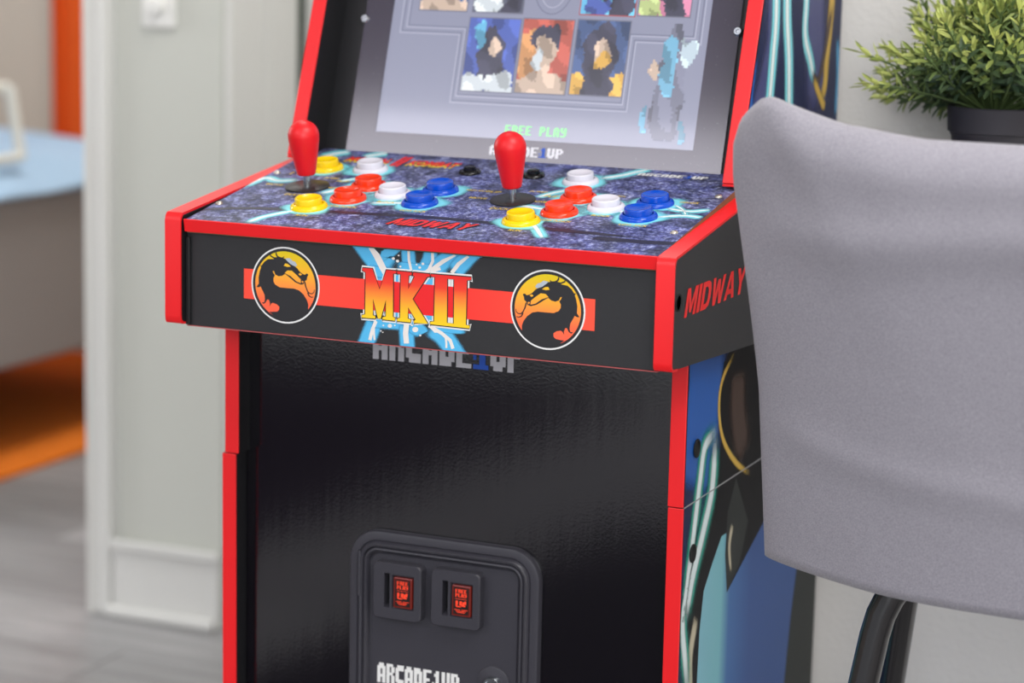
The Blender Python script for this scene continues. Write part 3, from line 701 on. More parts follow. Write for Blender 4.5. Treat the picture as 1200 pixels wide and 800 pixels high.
# stripe and lightning behind the big letters
def mz(pts): return [fpx(414+x/6.153, 280+y/6.153) for x, y in pts]
K6 = .165/1000*.78/1.0
u1 = abs(fpx(514, 340)[0]-fpx(414, 340)[0])/100/6.153      # metres for one unit of the traced letters
art = {0: MB(), 1: MB()}
SB = [([(70, 285), (400, 300), (820, 330)], 110), ([(70, 520), (400, 545), (820, 590)], 110), ([(20, -20), (60, 40), (110, 110), (190, 210), (230, 260)], 130), ([(330, 0), (300, 60), (230, 130), (300, 205)], 90), ([(393, -20), (395, 70), (400, 150), (410, 240)], 110), ([(572, 0), (560, 85), (545, 160), (500, 235)], 110), ([(300, 200), (420, 215), (560, 225), (700, 232)], 90), ([(780, 20), (700, 105), (640, 170), (560, 225)], 120), ([(930, 20), (840, 112), (780, 180), (710, 250)], 130), ([(100, 215), (200, 240), (300, 245)], 80),
      ([(66, 215), (66, 290)], 60), ([(838, 290), (838, 350)], 60), ([(64, 490), (62, 560)], 60), ([(835, 560), (835, 650)], 60),
      ([(160, 590), (130, 660), (100, 735), (70, 820)], 130), ([(120, 590), (260, 600), (400, 610)], 100), ([(380, 600), (385, 680), (390, 765), (394, 850)], 120), ([(400, 615), (480, 660), (500, 690)], 110), ([(540, 620), (640, 690), (720, 800), (790, 920)], 150), ([(560, 630), (700, 650), (820, 655)], 60)]
for i, (pts, wd) in enumerate(SB): art[pts[0][1] > 400].ribbon(mz(pts), wd*u1*1.08, ffn(.00010+.000006*i), 0, True, mid=.6)
WB = [([(130, 52), (170, 120), (215, 210), (240, 250)], 46), ([(400, 75), (402, 150), (420, 232)], 18), ([(572, 92), (574, 160), (545, 220), (520, 240)], 20), ([(735, 108), (650, 160), (560, 225)], 26), ([(830, 118), (760, 180), (710, 245)], 26), ([(630, 212), (560, 235), (500, 240)], 20),
      ([(165, 590), (140, 650), (120, 728)], 24), ([(150, 640), (150, 680), (155, 728)], 14), ([(385, 608), (378, 680), (385, 752)], 38), ([(545, 622), (640, 680), (700, 730), (720, 790)], 24), ([(665, 700), (672, 745), (672, 785)], 14), ([(545, 622), (590, 670), (620, 665)], 12)]
for i, (pts, wd) in enumerate(WB): art[pts[0][1] > 400].ribbon(mz(pts), wd*u1, ffn(.00024+.000006*i), 1, False)
for x, y, r in ((290, 140, 11), (320, 158, 12), (328, 118, 7), (340, 198, 8), (457, 184, 7), (480, 205, 10), (503, 178, 10), (218, 622, 6), (265, 625, 16), (300, 622, 6), (200, 662, 6), (214, 672, 5), (448, 652, 22), (484, 694, 8), (424, 622, 7)):
    art[y > 400].flat(mz([(x+r*math.cos(k*math.pi/5), y+r*math.sin(k*math.pi/5)*.9) for k in range(10)][::-1]), ffn(.0003), 1)
for a_ in art.values(): mk('printed_lightning', a_, [S_sky, mat('pale bolt ink', srgb(232, 226, 220), .4)], fp)
ZT, ZB_ = .0550, .0277
st = MB()
for x0, x1 in ((.0754, .4160),): st.add([ffn(.00036)(p) for p in ((x0, ZB_), (x1, ZB_), (x1, ZT), (x0, ZT))], [(0, 1, 2, 3)])
mk('stripe', st, grad('stripe red ink', 0, -.17, .17, [(0, srgb(252, 76, 56)), (.36, srgb(250, 66, 52)), (.42, srgb(236, 30, 34)), (.62, srgb(236, 30, 34)), (.66, srgb(250, 56, 46)), (1, srgb(253, 84, 60))]), fp, origin=(.2455, FY, .04))
LM = [(68, 207), (140, 212), (192, 362), (241, 222), (313, 229), (312, 246), (290, 250), (288, 560), (303, 567), (303, 588), (212, 578), (214, 562), (238, 556), (238, 437), (201, 573), (180, 571), (145, 430), (144, 548), (163, 556), (162, 572), (62, 565), (64, 548), (88, 540), (92, 240), (68, 226)]
LK = [(318, 230), (425, 240), (424, 258), (402, 262), (398, 360), (445, 268), (432, 262), (435, 240), (555, 252), (553, 270), (535, 272), (430, 432), (540, 610), (440, 603), (440, 588), (452, 580), (398, 492), (396, 572), (418, 580), (416, 600), (318, 590), (320, 572), (340, 566), (345, 255), (320, 248)]
LI = [(560, 252), (855, 275), (852, 294), (822, 298), (814, 618), (843, 624), (840, 643), (556, 613), (558, 596), (585, 592), (592, 275), (562, 268)]
LH = [(680, 286), (730, 290), (727, 608), (677, 603)]
ow = MB()
for P in (LM, LK, LI, LH): ow.ribbon(mz(P), (34 if P is not LH else 52)*u1, ffn(.00033), 0, False, closed=True)
for P in (LM, LK, LI, LH): ow.ribbon(mz(P), 13*u1, ffn(.00060), 1, False, closed=True)
mk('letter_outline', ow, [M_white, M_outline], fp)
for P, H in ((LM, ()), (LK, ()), (LI, (LH,))):
    mk('big_letter', MB().flat(mz(P), ffn(.00072), holes=[mz(h) for h in H]), grad('letter red to yellow', 2, .017, .067, [(0, srgb(250, 214, 20)), (.22, srgb(250, 196, 34)), (.5, srgb(248, 140, 48)), (.72, srgb(240, 62, 40)), (1, srgb(228, 24, 30))]), fp, origin=(.2455, FY, 0))
# round dragon emblems
def ez(pts): return [fpx(284+x/7.69, 280+y/7.69) for x, y in pts]
EC = (.1180, .0430); ER = .0347
DR = [(592, 312), (580, 310), (566, 322), (545, 312), (520, 292), (497, 262), (478, 246), (455, 235), (425, 205), (395, 180), (375, 172), (382, 154), (364, 165), (340, 160), (322, 150), (310, 120), (303, 110), (303, 140), (316, 163), (290, 163), (265, 148), (250, 130), (253, 155), (275, 168), (290, 178), (235, 180), (200, 205), (178, 238), (163, 230), (173, 252), (160, 290), (150, 345), (152, 400), (130, 430), (150, 434), (168, 425), (182, 455), (203, 500), (207, 545), (200, 570), (178, 568), (192, 582), (212, 574), (228, 542), (242, 545), (252, 575), (250, 604), (264, 580), (278, 573), (312, 585), (337, 608), (335, 636), (318, 652), (270, 654), (245, 652), (300, 702), (370, 733), (440, 737), (515, 720), (572, 687), (606, 645), (596, 634), (598, 590), (586, 550), (556, 500), (515, 462), (470, 446), (400, 440), (340, 434), (300, 410), (284, 380), (284, 350), (297, 325), (283, 305), (277, 284), (290, 290), (300, 318), (330, 334), (362, 330), (388, 312), (430, 345), (480, 388), (530, 410), (556, 404), (563, 382), (585, 365), (588, 340), (598, 322)]
GD = [[(385, 305), (410, 282), (450, 284), (490, 320), (530, 362), (532, 398), (490, 380), (440, 334)], [(378, 240), (390, 218), (415, 224), (442, 247), (410, 250)], [(508, 314), (523, 305), (542, 318), (525, 329)], [(536, 380), (548, 374), (556, 386), (546, 396)]]
HN = [(388, 174), (430, 170), (455, 195), (480, 205), (498, 235), (482, 247), (440, 226), (412, 200)]
WH = [[(566, 385), (576, 430), (592, 470), (610, 490), (632, 492), (650, 478), (652, 455)], [(592, 480), (605, 512), (628, 524), (645, 520)]]
XM = (.1180+.3727)/2
for mir in (False, True):
    cx = EC[0] if not mir else 2*XM-EC[0]; zc = EC[1] if not mir else .0423
    T = (lambda p: p) if not mir else (lambda p: (2*XM-p[0], p[1]-.0007))
    def cir(r, h, mi, e):
        P = [(cx+r*math.cos(2*math.pi*k/56), zc+r*math.sin(2*math.pi*k/56)) for k in range(56)]
        e.flat(P, ffn(h), mi)
    e = MB(); cir(ER, .0005, 0, e); cir(ER*.957, .00058, 1, e); cir(ER*.885, .00066, 2, e)
    e.flat([T(p) for p in ez(DR)], ffn(.00074), 1)
    for g in GD: e.flat([T(p) for p in ez(g)], ffn(.00082), 2)
    e.flat([T(p) for p in ez(HN)], ffn(.00084), 3)
    for g in WH: e.ribbon([T(p) for p in ez(g)], .0011, ffn(.00080), 1, False, taper=(1.2, .5))
    mk('emblem', e, [M_white, mat('emblem black ink', srgb(38, 38, 41), .42), grad('emblem gold to red', 2, -.031, .031, [(0, srgb(254, 92, 70)), (.28, srgb(255, 108, 66)), (.5, srgb(252, 150, 60)), (.72, srgb(246, 182, 40)), (1, srgb(226, 204, 10))]), mat('silver ink', srgb(176, 186, 196), .4)], fp, origin=(cx, FY, zc))
# ---- kick panel with coin door
def kick_mat():
    m = bpy.data.materials.new('glossy black kick panel'); m.use_nodes = True; N, L, P = nt(m)
    P.inputs['Base Color'].default_value = srgb(9, 6, 13); P.inputs['Roughness'].default_value = .10; P.inputs['Specular IOR Level'].default_value = .95
    P.inputs['Coat Weight'].default_value = 0; P.inputs['Coat Roughness'].default_value = .12
    tc = N.new('ShaderNodeTexCoord'); mp = N.new('ShaderNodeMapping'); mp.inputs['Scale'].default_value = (40, 1, 3)
    nz = N.new('ShaderNodeTexNoise'); nz.inputs['Scale'].default_value = 1.6; nz.inputs['Detail'].default_value = 5
    L.new(tc.outputs['Object'], mp.inputs[0]); L.new(mp.outputs[0], nz.inputs['Vector'])
    n2 = N.new('ShaderNodeTexNoise'); n2.inputs['Scale'].default_value = 420; L.new(tc.outputs['Object'], n2.inputs['Vector'])
    ad = N.new('ShaderNodeMath'); ad.operation = 'MULTIPLY_ADD'; ad.inputs[1].default_value = .25; L.new(n2.outputs['Fac'], ad.inputs[0]); L.new(nz.outputs['Fac'], ad.inputs[2])
    b = N.new('ShaderNodeBump'); b.inputs['Strength'].default_value = .075; b.inputs['Distance'].default_value = .002; L.new(ad.outputs[0], b.inputs['Height'])
    L.new(b.outputs['Normal'], P.inputs['Normal']); L.new(b.outputs['Normal'], P.inputs['Coat Normal'])
    return m
kp = mk('kick_panel', MB().box(L1-.003, R0, KY, KY+.012, ZF+.02, .0, .0004), kick_mat(), cab)
lg = MB(); block_text(lg, 'ARCADE1UP', .1590, .3110, -.0352, -.0050, kfn(.0004), [0]*6+[1]+[0]*2)
mk('lettering', lg, [M_logo, M_blueink], kp)
# coin door: stepped frame with two coin units
DX0, DX1, DZ0, DZ1 = .1400, .3355, -.505, -.1975
def rrect(x0, x1, z0, z1, r, n=8):
    P = []
    for cx, cz, a0 in ((x1-r, z1-r, 0), (x0+r, z1-r, 90), (x0+r, z0+r, 180), (x1-r, z0+r, 270)):
        for k in range(n+1):
            a = math.radians(a0+90*k/n); P.append((cx+r*math.cos(a), cz+r*math.sin(a)))
    return P
def loft(mb, rings, Y, mi=0, cap=True, n=8):
    """rings: (x0,x1,z0,z1,r,height)"""
    base = len(mb.v); k = 4*(n+1); vs = []; fs = []
    for x0, x1, z0, z1, r, h in rings: vs += [Vector((p[0], Y-h, p[1])) for p in rrect(x0, x1, z0, z1, r, n)]
    for i in range(len(rings)-1):
        for j in range(k): fs.append((i*k+j, i*k+(j+1) % k, (i+1)*k+(j+1) % k, (i+1)*k+j))
    if cap: fs.append(tuple((len(rings)-1)*k+j for j in range(k)))
    return mb.add(vs, fs, mi)
prof = [(0, 0), (0, .0050), (.0012, .0068), (.0030, .0074), (.0088, .0074), (.0098, .0062), (.0112, .0092), (.0126, .0102), (.0146, .0094), (.0156, .0066), (.0168, .0086), (.0182, .0090), (.0198, .0076), (.0210, .0034), (.0220, .0030), (.0228, .0040)]
door = mk('coin_door', loft(MB(), [(DX0+i, DX1-i, DZ0+i, DZ1-i, max(.006, .030-i*.95), h) for i, h in prof], KY), M_plastic, cab, smooth=35)
hg = MB().tube([(DX0+.0122, KY-.0098, -.218), (DX0+.0122, KY-.0098, -.262)], .0016, 10)
mk('hinge', hg, M_plastic, door, smooth=40)
CP = .0040
def coin_px(x, y, h=.0152): p = onplane(x, y, (0, 1, 0), (0, KY-h, 0)); return p.x, p.z
M_led = mat('red acrylic button', srgb(104, 26, 18), .25, emit=(srgb(210, 50, 26), .02))
M_lbl = mat('black label', srgb(24, 20, 20), .35); M_ltxt = mat('lit red print', srgb(250, 70, 40), .4, emit=(srgb(255, 60, 30), .12))
for (tlx, tly, brx, bry), (sx0, sy0, sx1, sy1), (bx_0, by_0, bx_1, by_1) in (((437, 658, 496, 732), (452, 671, 458, 713), (461.5, 678.5, 487, 714)), ((505, 667, 566, 742), (518, 681, 525, 723), (531, 688, 556.5, 724.5))):
    x0, z1 = coin_px(tlx, tly); x1, z0 = coin_px(brx, bry); xm = (x0+x1)/2
    z1 = max(coin_px(tlx, tly+1)[1], 0 if False else coin_px(brx, tly+7)[1]); z0 = z1-.0545; x1 = x0+.0500
    u = MB()
    s0, s1 = x0+.0120, x0+.0178; b0, b1 = x0+.0200, x0+.0430
    Y0 = KY-CP
    # housing shell with two openings through its face
    face = rrect(x0+.001, x1-.001, z0+.001, z1-.001, .0045, 5)
    slot = [(s0, z0+.0110), (s1, z0+.0110), (s1, z1-.0100), (s0, z1-.0100)]; win = [(b0, z0+.0110), (b1, z0+.0110), (b1, z1-.0105), (b0, z1-.0105)]
    H = .0112
    u.flat(face, lambda q: Vector((q[0], Y0-H, q[1])), 0, holes=[slot, win])
    ro = rrect(x0, x1, z0, z1, .0052, 5); n = len(face)
    vs = [Vector((p[0], Y0, p[1])) for p in ro]+[Vector((p[0], Y0-H+.0010, p[1])) for p in ro]+[Vector((p[0], Y0-H, p[1])) for p in face]
    u.add(vs, [(k, (k+1) % n, n+(k+1) % n, n+k) for k in range(n)]+[(n+k, n+(k+1) % n, 2*n+(k+1) % n, 2*n+k) for k in range(n)])
    for hole_, dp, ins, mi in ((slot, .010, 0, 1), (win, .0035, .0014, 0)):
        a = [Vector((p[0], Y0-H, p[1])) for p in hole_]; cxh = sum(p[0] for p in hole_)/4; czh = sum(p[1] for p in hole_)/4
        b = [Vector((p[0]+(ins if p[0] < cxh else -ins), Y0-H+dp, p[1]+((ins*1.6 if hole_ is win else .003) if p[1] < czh else -ins))) for p in hole_]
        u.add(a+b, [(k, (k+1) % 4, 4+(k+1) % 4, 4+k) for k in range(4)]+[(4, 5, 6, 7)], 0)
        u.m[-1] = mi
    cu_ = mk('coin_slot_unit', u, [M_plastic, M_void], door)
    cbx0, cbx1, cbz0, cbz1 = b0+.0022, b1-.0016, z0+.0125, z1-.0125
    yb = Y0-H+.0034
    mk('coin_button', MB().box(cbx0, cbx1, yb-.0044, yb, cbz0, cbz1, .0009), M_led, door)
    lb = MB(); yf = yb-.0044; kf = lambda h: (lambda q: Vector((q[0], yf-h, q[1])))
    i = .0020; lb.add([kf(.0002)(p) for p in ((cbx0+i, cbz0+i), (cbx1-i, cbz0+i), (cbx1-i, cbz1-i), (cbx0+i, cbz1-i))], [(0, 1, 2, 3)], 0)
    bw = cbx1-cbx0; bh = cbz1-cbz0
    block_text(lb, 'FREE', cbx0+.2*bw, cbx1-.2*bw, cbz1-.235*bh, cbz1-.115*bh, kf(.0004), [1]*4)
    block_text(lb, 'PLAY', cbx0+.2*bw, cbx1-.2*bw, cbz1-.375*bh, cbz1-.255*bh, kf(.0004), [1]*4)
    for (q0, q1, w0, w1) in ((.2, .8, .425, .44), (.22, .34, .49, .62), (.22, .30, .62, .66), (.24, .5, .66, .70), (.42, .56, .50, .64), (.58, .68, .52, .62), (.68, .78, .49, .60), (.52, .74, .62, .67), (.16, .46, .77, .79), (.54, .86, .77, .79), (.24, .76, .815, .84), (.3, .7, .86, .88)):
        lb.add([kf(.0004)(p) for p in ((cbx0+q0*bw, cbz1-w1*bh), (cbx0+q1*bw, cbz1-w1*bh), (cbx0+q1*bw, cbz1-w0*bh), (cbx0+q0*bw, cbz1-w0*bh))], [(0, 1, 2, 3)], 1)
    mk('button_label', lb, [M_lbl, M_ltxt], door)
lt = MB(); tx0, tz1 = coin_px(442, 776, CP+.001); tx1 = coin_px(538, 790, CP+.001)[0]
zt = tz1+.0004
block_text(lt, 'ARCADE1UP', tx0, tx1, zt-.0195, zt, lambda q: Vector((q[0], KY-CP-.0004, q[1])))
mk('lettering', lt, M_white, door)
lk = coin_px(577, 799, CP+.003)
raised = MB(); n = 26
P = [(lk[0]+.0165*math.cos(math.radians(a)), lk[1]-.002+.0165*math.sin(math.radians(a))) for a in range(0, 360, 12)]
raised.prism(P, lambda p, t: Vector((p[0], t, p[1])), KY-CP-.0016, KY-CP+.001, bev=.0006)
mk('lock_boss', raised, M_plastic, door, smooth=40)
mk('lock', MB().lathe([(.0088, 0), (.0088, .0040), (.0078, .0052), (.0060, .0052), (.0052, .0040), (.0008, .0040)], frame((lk[0], KY-CP-.0016, lk[1]-.003), (1, 0, 0), (0, 0, 1), (0, -1, 0)), 32), M_steel, door, smooth=40)
# ---- printed art on the right side (generic lightning and colour fields)
sa = MB()
AM = [mat('side navy ink', srgb(28, 36, 74), .5, spec=.2), mat('side black ink', srgb(12, 11, 14), .5, spec=.15), S_cyan, S_white,
      soft('side blue ink', srgb(30, 92, 176), .5), soft('side teal ink', srgb(36, 160, 140), .5), soft('side gold ink', srgb(214, 176, 70), .5), soft('side brown ink', srgb(66, 44, 32), .5), soft('side cream ink', srgb(206, 196, 168), .5), mat('side slate ink', srgb(44, 48, 46), .5, spec=.2), soft('side violet ink', srgb(66, 70, 120), .5), soft('side haze ink', srgb(70, 150, 196), .5)]
g2 = grad('side lower blue', 1, -.19, -.005, [(0, srgb(40, 100, 170)), (.14, srgb(140, 198, 214)), (.50, srgb(132, 198, 208)), (.64, srgb(72, 118, 178)), (1, srgb(60, 92, 152))], .5, spec=.3)
AM.append(g2); SG = len(AM)-1
def fld(pts, h, mi): sa.flat([tpx(*p) for p in pts][::-1], tfn(h), mi)
base = [(YF+.001, ZF+.01), (YBK-.001, ZF+.01), (YBK-.001, .735), (.305, .735), (.334, .60), (.3655, .596), (.2090, .1400), (.2390, .1400), (.2390, .0900), (YF+.001, .064)]
sa.flat(base, tfn(.0003), 0)
def art_r(pts, wd, h, mi, tp=(1, 1), mid=.34): sa.ribbon([tpx(*p) for p in pts], wd, tfn(h), mi, True, tp, mid=mid)
art_r([(822, 350), (826, 420), (822, 480), (812, 540), (806, 590)], .135, .00040, 4, mid=.6)
art_r([(845, 380), (838, 450)], .06, .00041, 4)
fld([(848, 425), (842, 460), (846, 510), (838, 560), (828, 610), (815, 670), (806, 720), (800, 800), (1000, 1000), (1000, 300), (870, 380)], .00046, 1)
art_r([(866, 430), (864, 480), (872, 540)], .06, .00050, 7)
art_r([(862, 410), (846, 445), (842, 480), (847, 515), (862, 542), (880, 556)], .009, .00054, 6)
fld([(860, 618), (845, 628), (834, 660), (824, 692), (819, 740), (816, 800), (812, 1400), (905, 1400), (918, 800), (926, 720), (936, 640), (936, 560), (900, 600), (851, 694)], .00052, SG)
fld([(852, 600), (849, 650), (851, 694), (866, 660), (876, 610), (862, 560)], .00056, 9)
art_r([(858, 612), (854, 640), (856, 672)], .014, .00060, 8, (1, .5))
fld([(936, 640), (926, 720), (918, 800), (905, 1400), (960, 1400), (960, 640)], .00055, 9)
art_r([(939, 690), (934, 740)], .010, .00058, 5)
art_r([(816, 720), (808, 770), (808, 820)], .020, .00054, 8)
for pts, wd in (([(842, 503), (826, 522), (820, 560), (814, 610), (804, 690), (799, 730), (802, 775), (806, 830)], .034), ([(838, 505), (834, 570), (824, 620), (810, 680), (802, 730)], .040)):
    art_r(pts, wd, .00062, 5); art_r(pts, wd*.5, .00068, 3)
# upper half
art_r([(906, -120), (907, -40), (906, 40), (898, 90), (888, 130), (880, 170)], .060, .00040, 10); 
art_r([(960, -120), (955, 30), (958, 140)], .10, .00041, 10)
art_r([(885, 60), (878, 110), (880, 160)], .030, .00044, 4)
for pts, wd in (([(915, -160), (910, -60), (909, 20), (906, 60), (901, 118), (896, 150)], .034), ([(918, -160), (922, -50), (922, 20), (924, 70), (924, 135), (925, 180)], .036), ([(946, -120), (945, -10), (943, 40), (949, 70), (954, 98)], .026)):
    art_r(pts, wd, .00050, 2); art_r(pts, wd*.42, .00056, 3)
art_r([(972, -100), (975, -20), (972, 30), (968, 70), (966, 100), (960, 118)], .032, .00060, 6, (1, .6)); art_r([(976, 0), (966, 60), (958, 95), (951, 84)], .020, .00062, 7, (.8, .6)); art_r([(952, 90), (962, 118), (966, 126)], .014, .00064, 6)
art_r([(981, 40), (981, 90), (978, 140)], .016, .00058, 11)
o_ = mk('side_art', sa, AM, cab, origin=(PX, .3, -.2))
for px, py in ((815, 525), (810, 648)):
    q = tpx(px, py)
    mk('cam_lock', MB().lathe([(.0085, 0), (.0085, .0010), (.0070, .0010), (.0064, -.0004), (.002, -.0004)], frame((PX+.0012, q[0], q[1]), (0, 1, 0), (0, 0, 1), (1, 0, 0)), 24), M_void, cab, smooth=30)
jl = MB().box(PX+.0002, PX+.0010, YF, YBK, ZJ-.0007, ZJ+.0004); mk('panel_joint', jl, mat('joint line', srgb(150, 150, 152), .5), cab)

# ================================================================== STOOL WITH A GREY COVER OVER ITS BACK
XS = .795; HW = .233
M_tube = mat('black painted tube', srgb(26, 24, 26), .22, 0, .5, coat=.4)
M_pad = mat('black vinyl seat', srgb(28, 27, 30), .45, bump=(500, .2))
SYc = .235                                      # seat centre
stool = root('counter_stool', (XS, SYc, ZF), 'black tubular counter stool with its back hidden under a grey cover', 'stool')
st_ = MB().lathe([(.02, -.128), (.176, -.128), (.190, -.118), (.195, -.100), (.190, -.080), (.170, -.068), (.02, -.062)], Matrix.Translation((XS, SYc, 0)), 40)
mk('seat', st_, M_pad, stool, smooth=50)
mk('swivel_plate', MB().box(XS-.09, XS+.09, SYc-.09, SYc+.09, -.150, -.128, .004), M_tube, stool)
def bent(pts, r, seg=7):
    P = [Vector(p) for p in pts]; out = [P[0]]
    for i in range(1, len(P)-1):
        a = P[i]+(P[i-1]-P[i]).normalized()*r; b = P[i]+(P[i+1]-P[i]).normalized()*r
        for k in range(seg+1):
            t = k/seg; out.append(a*(1-t)**2+P[i]*2*t*(1-t)+b*t*t)
    out.append(P[-1]); return out
for sx, sy in ((-1, -1), (-1, 1), (1, -1), (1, 1)):
    tp = (XS+sx*.05, SYc-.05+sy*.03, -.163); kn = (XS+sx*(.140 if sy < 0 else .148), SYc-.05+sy*.058, -.168); ft = (XS+sx*(.232 if sy < 0 else .250), SYc+sy*.19, ZF+.006)
    lg_ = mk('leg', MB().tube(bent([tp, kn, ft], .07), .0132, 16), M_tube, stool, smooth=50)
    mk('foot_cap', MB().lathe([(.015, 0), (.016, .004), (.016, .022), (.013, .025)], Matrix.Translation((ft[0], ft[1], ZF)), 16), M_pad, lg_, smooth=40)
fr = [(XS+.196*math.cos(2*math.pi*k/40), SYc+.176*math.sin(2*math.pi*k/40), ZF+.24) for k in range(41)]
mk('foot_ring', MB().tube(fr, .009, 10), M_tube, stool, smooth=50)
def back_y(u, z):       # middle surface of the back rest: bowed across, leaning towards the room at the top
    return .048-.046*(1-u*u)-(z+.165)*.265
for s in (-1, 1):
    u = s*.80; x = XS+u*HW
    mk('back_post', MB().tube(bent([(XS+s*.09, SYc-.06, -.139), (x, .055, -.139), (x, back_y(u, .19)+.012, .19)], .05), .0105, 14), M_tube, stool, smooth=50)
bk = MB(); nx = 18; vs = []; fs = []
for i in range(nx+1):
    u = -.86+1.72*i/nx
    for z, d in ((-.10, .006), (.195, .006), (.195, .028), (-.10, .028)): vs.append((XS+u*HW, back_y(u, z)+d, z))
for i in range(nx):
    for k in range(4): fs.append((4*i+k, 4*i+(k+1) % 4, 4*i+4+(k+1) % 4, 4*i+4+k))
fs += [(0, 1, 2, 3), (4*nx+3, 4*nx+2, 4*nx+1, 4*nx)]
bk.add(vs, fs); mk('backrest', bk, M_pad, stool, smooth=40)
# cover: a soft sleeve pulled over the back, open underneath
def ztop(u):
    a = abs(u); pts = [(0, .2134), (.335, .2133), (.45, .2162), (.53, .2192), (.60, .2206), (.73, .2293), (.80, .2345), (.845, .2385), (.875, .2375), (.93, .2270), (.965, .2180), (1, .196)]
    for (a0, z0), (a1, z1) in zip(pts[:-1], pts[1:]):
        if a <= a1: t = (a-a0)/(a1-a0); return z0+(z1-z0)*t
    return pts[-1][1]
def zbot(u): return -.1680+.0065*max(0, abs(u)-.5)/.5
cvr = MB(); NA, NZ = 96, 46; vs = []; fs = []
ring_ = []
for i in range(NA):
    a = 2*math.pi*i/NA; ca, sa_ = math.cos(a), math.sin(a)
    u = math.copysign(abs(ca)**.55, ca); d = math.copysign(abs(sa_)**.55, sa_)
    ring_.append((u, d))
def cover_pt(u, d, t):
    zt, zb = ztop(u), zbot(u)
    z = zb+(zt-zb)*t; k = 1-max(0, (t-.90)/.10)**2.2*.80
    th = (.020+.010*(1-u*u))*k
    flare = 1+.012*math.sin(t*5+.6)-.030*max(0, .35-t)
    yy = back_y(u, z)+.017+d*th
    if d < 0:            # folds on the side that faces the room
        yy -= .0035*math.exp(-((t-.31+.05*(u+1))/.035)**2)*min(1, (1-abs(u))*5)
        yy -= .0065*math.exp(-((t-.82+.10*abs(u))/.05)**2)*min(1, (1-abs(u))*4)
        yy += .0030*math.sin(u*7+t*3)*t*t*(1-abs(u)**4)
        yy -= .0040*math.exp(-(((u+.62)*1.2+(t-.78)*1.0)/.10)**2)*max(0, t-.5)*2
        yy -= .0020*math.sin(u*3.1+1)*(1-t)
    x = XS+u*(HW+.003*(1-t)+.0155*min(1, max(0, (t-.42)/.5))**1.2)
    return Vector((x, yy, z))
for j in range(NZ+1):
    t = j/NZ
    for u, d in ring_: vs.append(cover_pt(u, d, t))
for j in range(NZ):
    for i in range(NA): fs.append((j*NA+i, j*NA+(i+1) % NA, (j+1)*NA+(i+1) % NA, (j+1)*NA+i))
# close the top: bridge front to rear
for i in range(NA//2):
    a, b, c, e = i, i+1, NA-i-1, (NA-i) % NA
    q = [NZ*NA+a, NZ*NA+b, NZ*NA+c, NZ*NA+e]
    q2 = []
    for v in q:
        if v not in q2: q2.append(v)
    if len(q2) >= 3: fs.append(tuple(q2))
cvr.add(vs, fs)
def cloth():
    m = bpy.data.materials.new('grey jersey cloth'); m.use_nodes = True; N, L, P = nt(m)
    P.inputs['Roughness'].default_value = .95; P.inputs['Sheen Weight'].default_value = .25; P.inputs['Specular IOR Level'].default_value = .2
    tc = N.new('ShaderNodeTexCoord'); n1 = N.new('ShaderNodeTexNoise'); n1.inputs['Scale'].default_value = 900; n1.inputs['Detail'].default_value = 3
    n2 = N.new('ShaderNodeTexNoise'); n2.inputs['Scale'].default_value = 9; n2.inputs['Detail'].default_value = 3
    for q in (n1, n2): L.new(tc.outputs['Object'], q.inputs['Vector'])
    r = ramp(N, [(.3, srgb(134, 131, 139)), (.7, srgb(162, 159, 167))]); L.new(n1.outputs['Fac'], r.inputs[0]); L.new(r.outputs[0], P.inputs['Base Color'])
    ad = N.new('ShaderNodeMath'); ad.operation = 'MULTIPLY_ADD'; ad.inputs[1].default_value = .06; L.new(n1.outputs['Fac'], ad.inputs[0]); L.new(n2.outputs['Fac'], ad.inputs[2])
    b = N.new('ShaderNodeBump'); b.inputs['Strength'].default_value = .25; b.inputs['Distance'].default_value = .010; L.new(ad.outputs[0], b.inputs['Height']); L.new(b.outputs['Normal'], P.inputs['Normal'])
    return m
cov = mk('chair_cover', cvr, cloth(), smooth=80)
so = cov.modifiers.new('thickness', 'SOLIDIFY'); so.thickness = .0016; so.offset = -1
tag(cov, 'plain grey stretch cover pulled over the stool back beside the cabinet', 'chair cover')

# ================================================================== WALL SHELF AND POTTED PLANT
ZS = .112
sh = root('wall_shelf', (1.1, YB, ZS-.03), 'pale wall shelf behind the covered stool back, carrying the plant', 'shelf')
M_shelf = mat('white shelf board', srgb(226, 224, 220), .45)
mk('board', MB().box(.60, 1.7, YB-.20, YB-.0005, ZS-.022, ZS, .002), M_shelf, sh)
for x in (.78, 1.55):
    mk('bracket', MB().prism([(YB-.0006, ZS-.0225), (YB-.15, ZS-.0225), (YB-.15, ZS-.030), (YB-.02, ZS-.13), (YB-.0006, ZS-.13)], lambda p, t: Vector((t, p[0], p[1])), x, x+.02, bev=.001), M_shelf, sh)
PXc, PYc = .6525, .458
plant = root('potted_plant', (PXc, PYc, ZS), 'small bushy green artificial plant in a ribbed black pot', 'plant')
M_pot = mat('matt black pot plastic', srgb(46, 44, 52), .6, bump=(700, .15))
pot = mk('pot', MB().lathe([(.001, ZS), (.032, ZS), (.035, ZS+.004), (.0400, ZS+.062), (.0412, ZS+.064), (.0412, ZS+.0655), (.0438, ZS+.0665), (.0452, ZS+.0895), (.0442, ZS+.0910), (.0385, ZS+.0900), (.0370, ZS+.080), (.001, ZS+.079)], Matrix.Translation((PXc, PYc, 0)), 48), M_pot, plant, smooth=30)
mk('soil', MB().lathe([(.001, ZS+.0815), (.030, ZS+.082), (.0365, ZS+.0803)], Matrix.Translation((PXc, PYc, 0)), 24, cap1=False), mat('dark moss', srgb(40, 44, 28), .95, bump=(400, .6)), plant)
LEAFC = [mat('leaf %d' % i, srgb(*c), .5) for i, c in enumerate(((190, 198, 112), (146, 160, 84), (106, 126, 70), (78, 98, 64), (58, 78, 56)))]
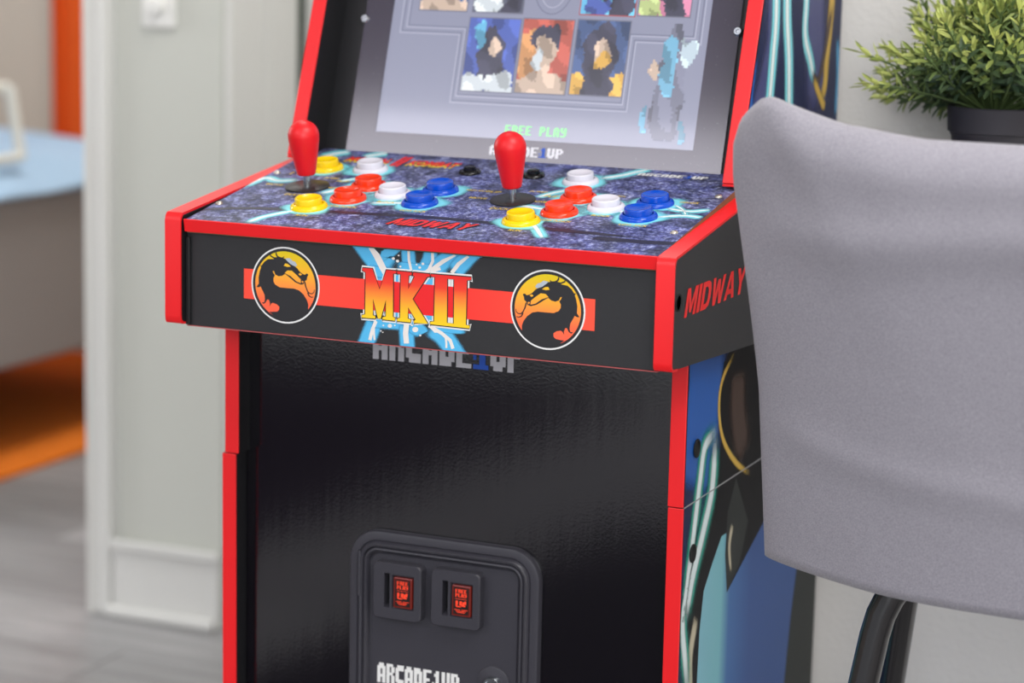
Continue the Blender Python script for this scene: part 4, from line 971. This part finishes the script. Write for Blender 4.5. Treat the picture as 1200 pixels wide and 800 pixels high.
M_stem = mat('stem green', srgb(84, 104, 58), .6)
def leaf(mb, p, d, up, ln, wd, mi):
    d = d.normalized(); s = d.cross(up)
    if s.length < 1e-4: s = d.orthogonal()
    s.normalize(); nn = s.cross(d).normalized()
    pts = [p, p+d*ln*.35+s*wd*.5+nn*ln*.05, p+d*ln*.75+s*wd*.42+nn*ln*.06, p+d*ln+nn*ln*.0, p+d*ln*.75-s*wd*.42+nn*ln*.06, p+d*ln*.35-s*wd*.5+nn*ln*.05, p+d*ln*.4-nn*ln*.02, p+d*ln*.78-nn*ln*.0]
    mb.add(pts, [(0, 6, 1), (1, 6, 7, 2), (2, 7, 3), (0, 5, 6), (5, 4, 7, 6), (4, 3, 7)], mi)
def sprig_mesh(k, ln=.085):
    """one stem with whorled narrow leaves, growing along +z"""
    rnd = random.Random(k); mb = MB(); path = []; bend = Vector((rnd.uniform(-.012, .012), rnd.uniform(-.012, .012), 0))
    for i in range(6):
        t = i/5; path.append(Vector((0, 0, ln*t))+bend*t*t)
    mb.tube(path, .0010, 5, 0)
    nl = 24
    for i in range(nl):
        t = .30+.70*i/(nl-1); p = Vector((0, 0, ln*t))+bend*t*t; a = i*2.4+rnd.uniform(-.3, .3)
        open_ = 1.15-.75*max(0, (t-.75)/.25)
        d = Vector((math.cos(a)*math.sin(open_), math.sin(a)*math.sin(open_), math.cos(open_)))
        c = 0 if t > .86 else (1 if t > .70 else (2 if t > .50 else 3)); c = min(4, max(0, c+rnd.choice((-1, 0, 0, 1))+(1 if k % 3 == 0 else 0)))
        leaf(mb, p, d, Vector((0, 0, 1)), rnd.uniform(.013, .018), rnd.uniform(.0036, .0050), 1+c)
    me = bpy.data.meshes.new('sprig'); me.from_pydata([tuple(v) for v in mb.v], [], mb.f)
    for m in [M_stem]+LEAFC: me.materials.append(m)
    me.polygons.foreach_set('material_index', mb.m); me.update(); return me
SP = [sprig_mesh(k) for k in range(7)]
rnd = random.Random(5); c0 = Vector((PXc, PYc, ZS+.088+ZO))
for i in range(165):
    a = i*2.39996; h = (i+.5)/165
    fr_ = max(0, -math.sin(a))*26; lf = max(0, -math.cos(a))*12; lo_e = 4+fr_-lf
    el = math.radians(lo_e+(88-lo_e)*h**.95) if i % 4 else math.radians(rnd.uniform(lo_e+4, 80))
    d = Vector((math.cos(a)*math.cos(el), math.sin(a)*math.cos(el), math.sin(el))).normalized()
    L_ = .100+.022*math.cos(el)**6
    L_ *= rnd.uniform(.80, 1.12)
    start = c0+Vector((d.x*.018, d.y*.018, 0))
    if i % 5 == 0: start += d*.02
    tipy = start.y+d.y*L_*1.1
    if tipy > YB-.010: L_ *= max(.35, (YB-.012-start.y)/(tipy-start.y))
    tipx = start.x+d.x*L_*1.12
    if tipx < .528: L_ *= (start.x-.528)/(start.x-tipx)
    o = bpy.data.objects.new('sprig', SP[i % 7]); COL.objects.link(o); o.parent = plant
    q = d.to_track_quat('Z', 'Y'); o.rotation_mode = 'QUATERNION'; o.rotation_quaternion = q
    o.location = start-WORLD[plant.name]; k = L_/.085; o.scale = (min(1.12, .55+.5*k),)*2+(k,)
print('objects', len(bpy.data.objects))
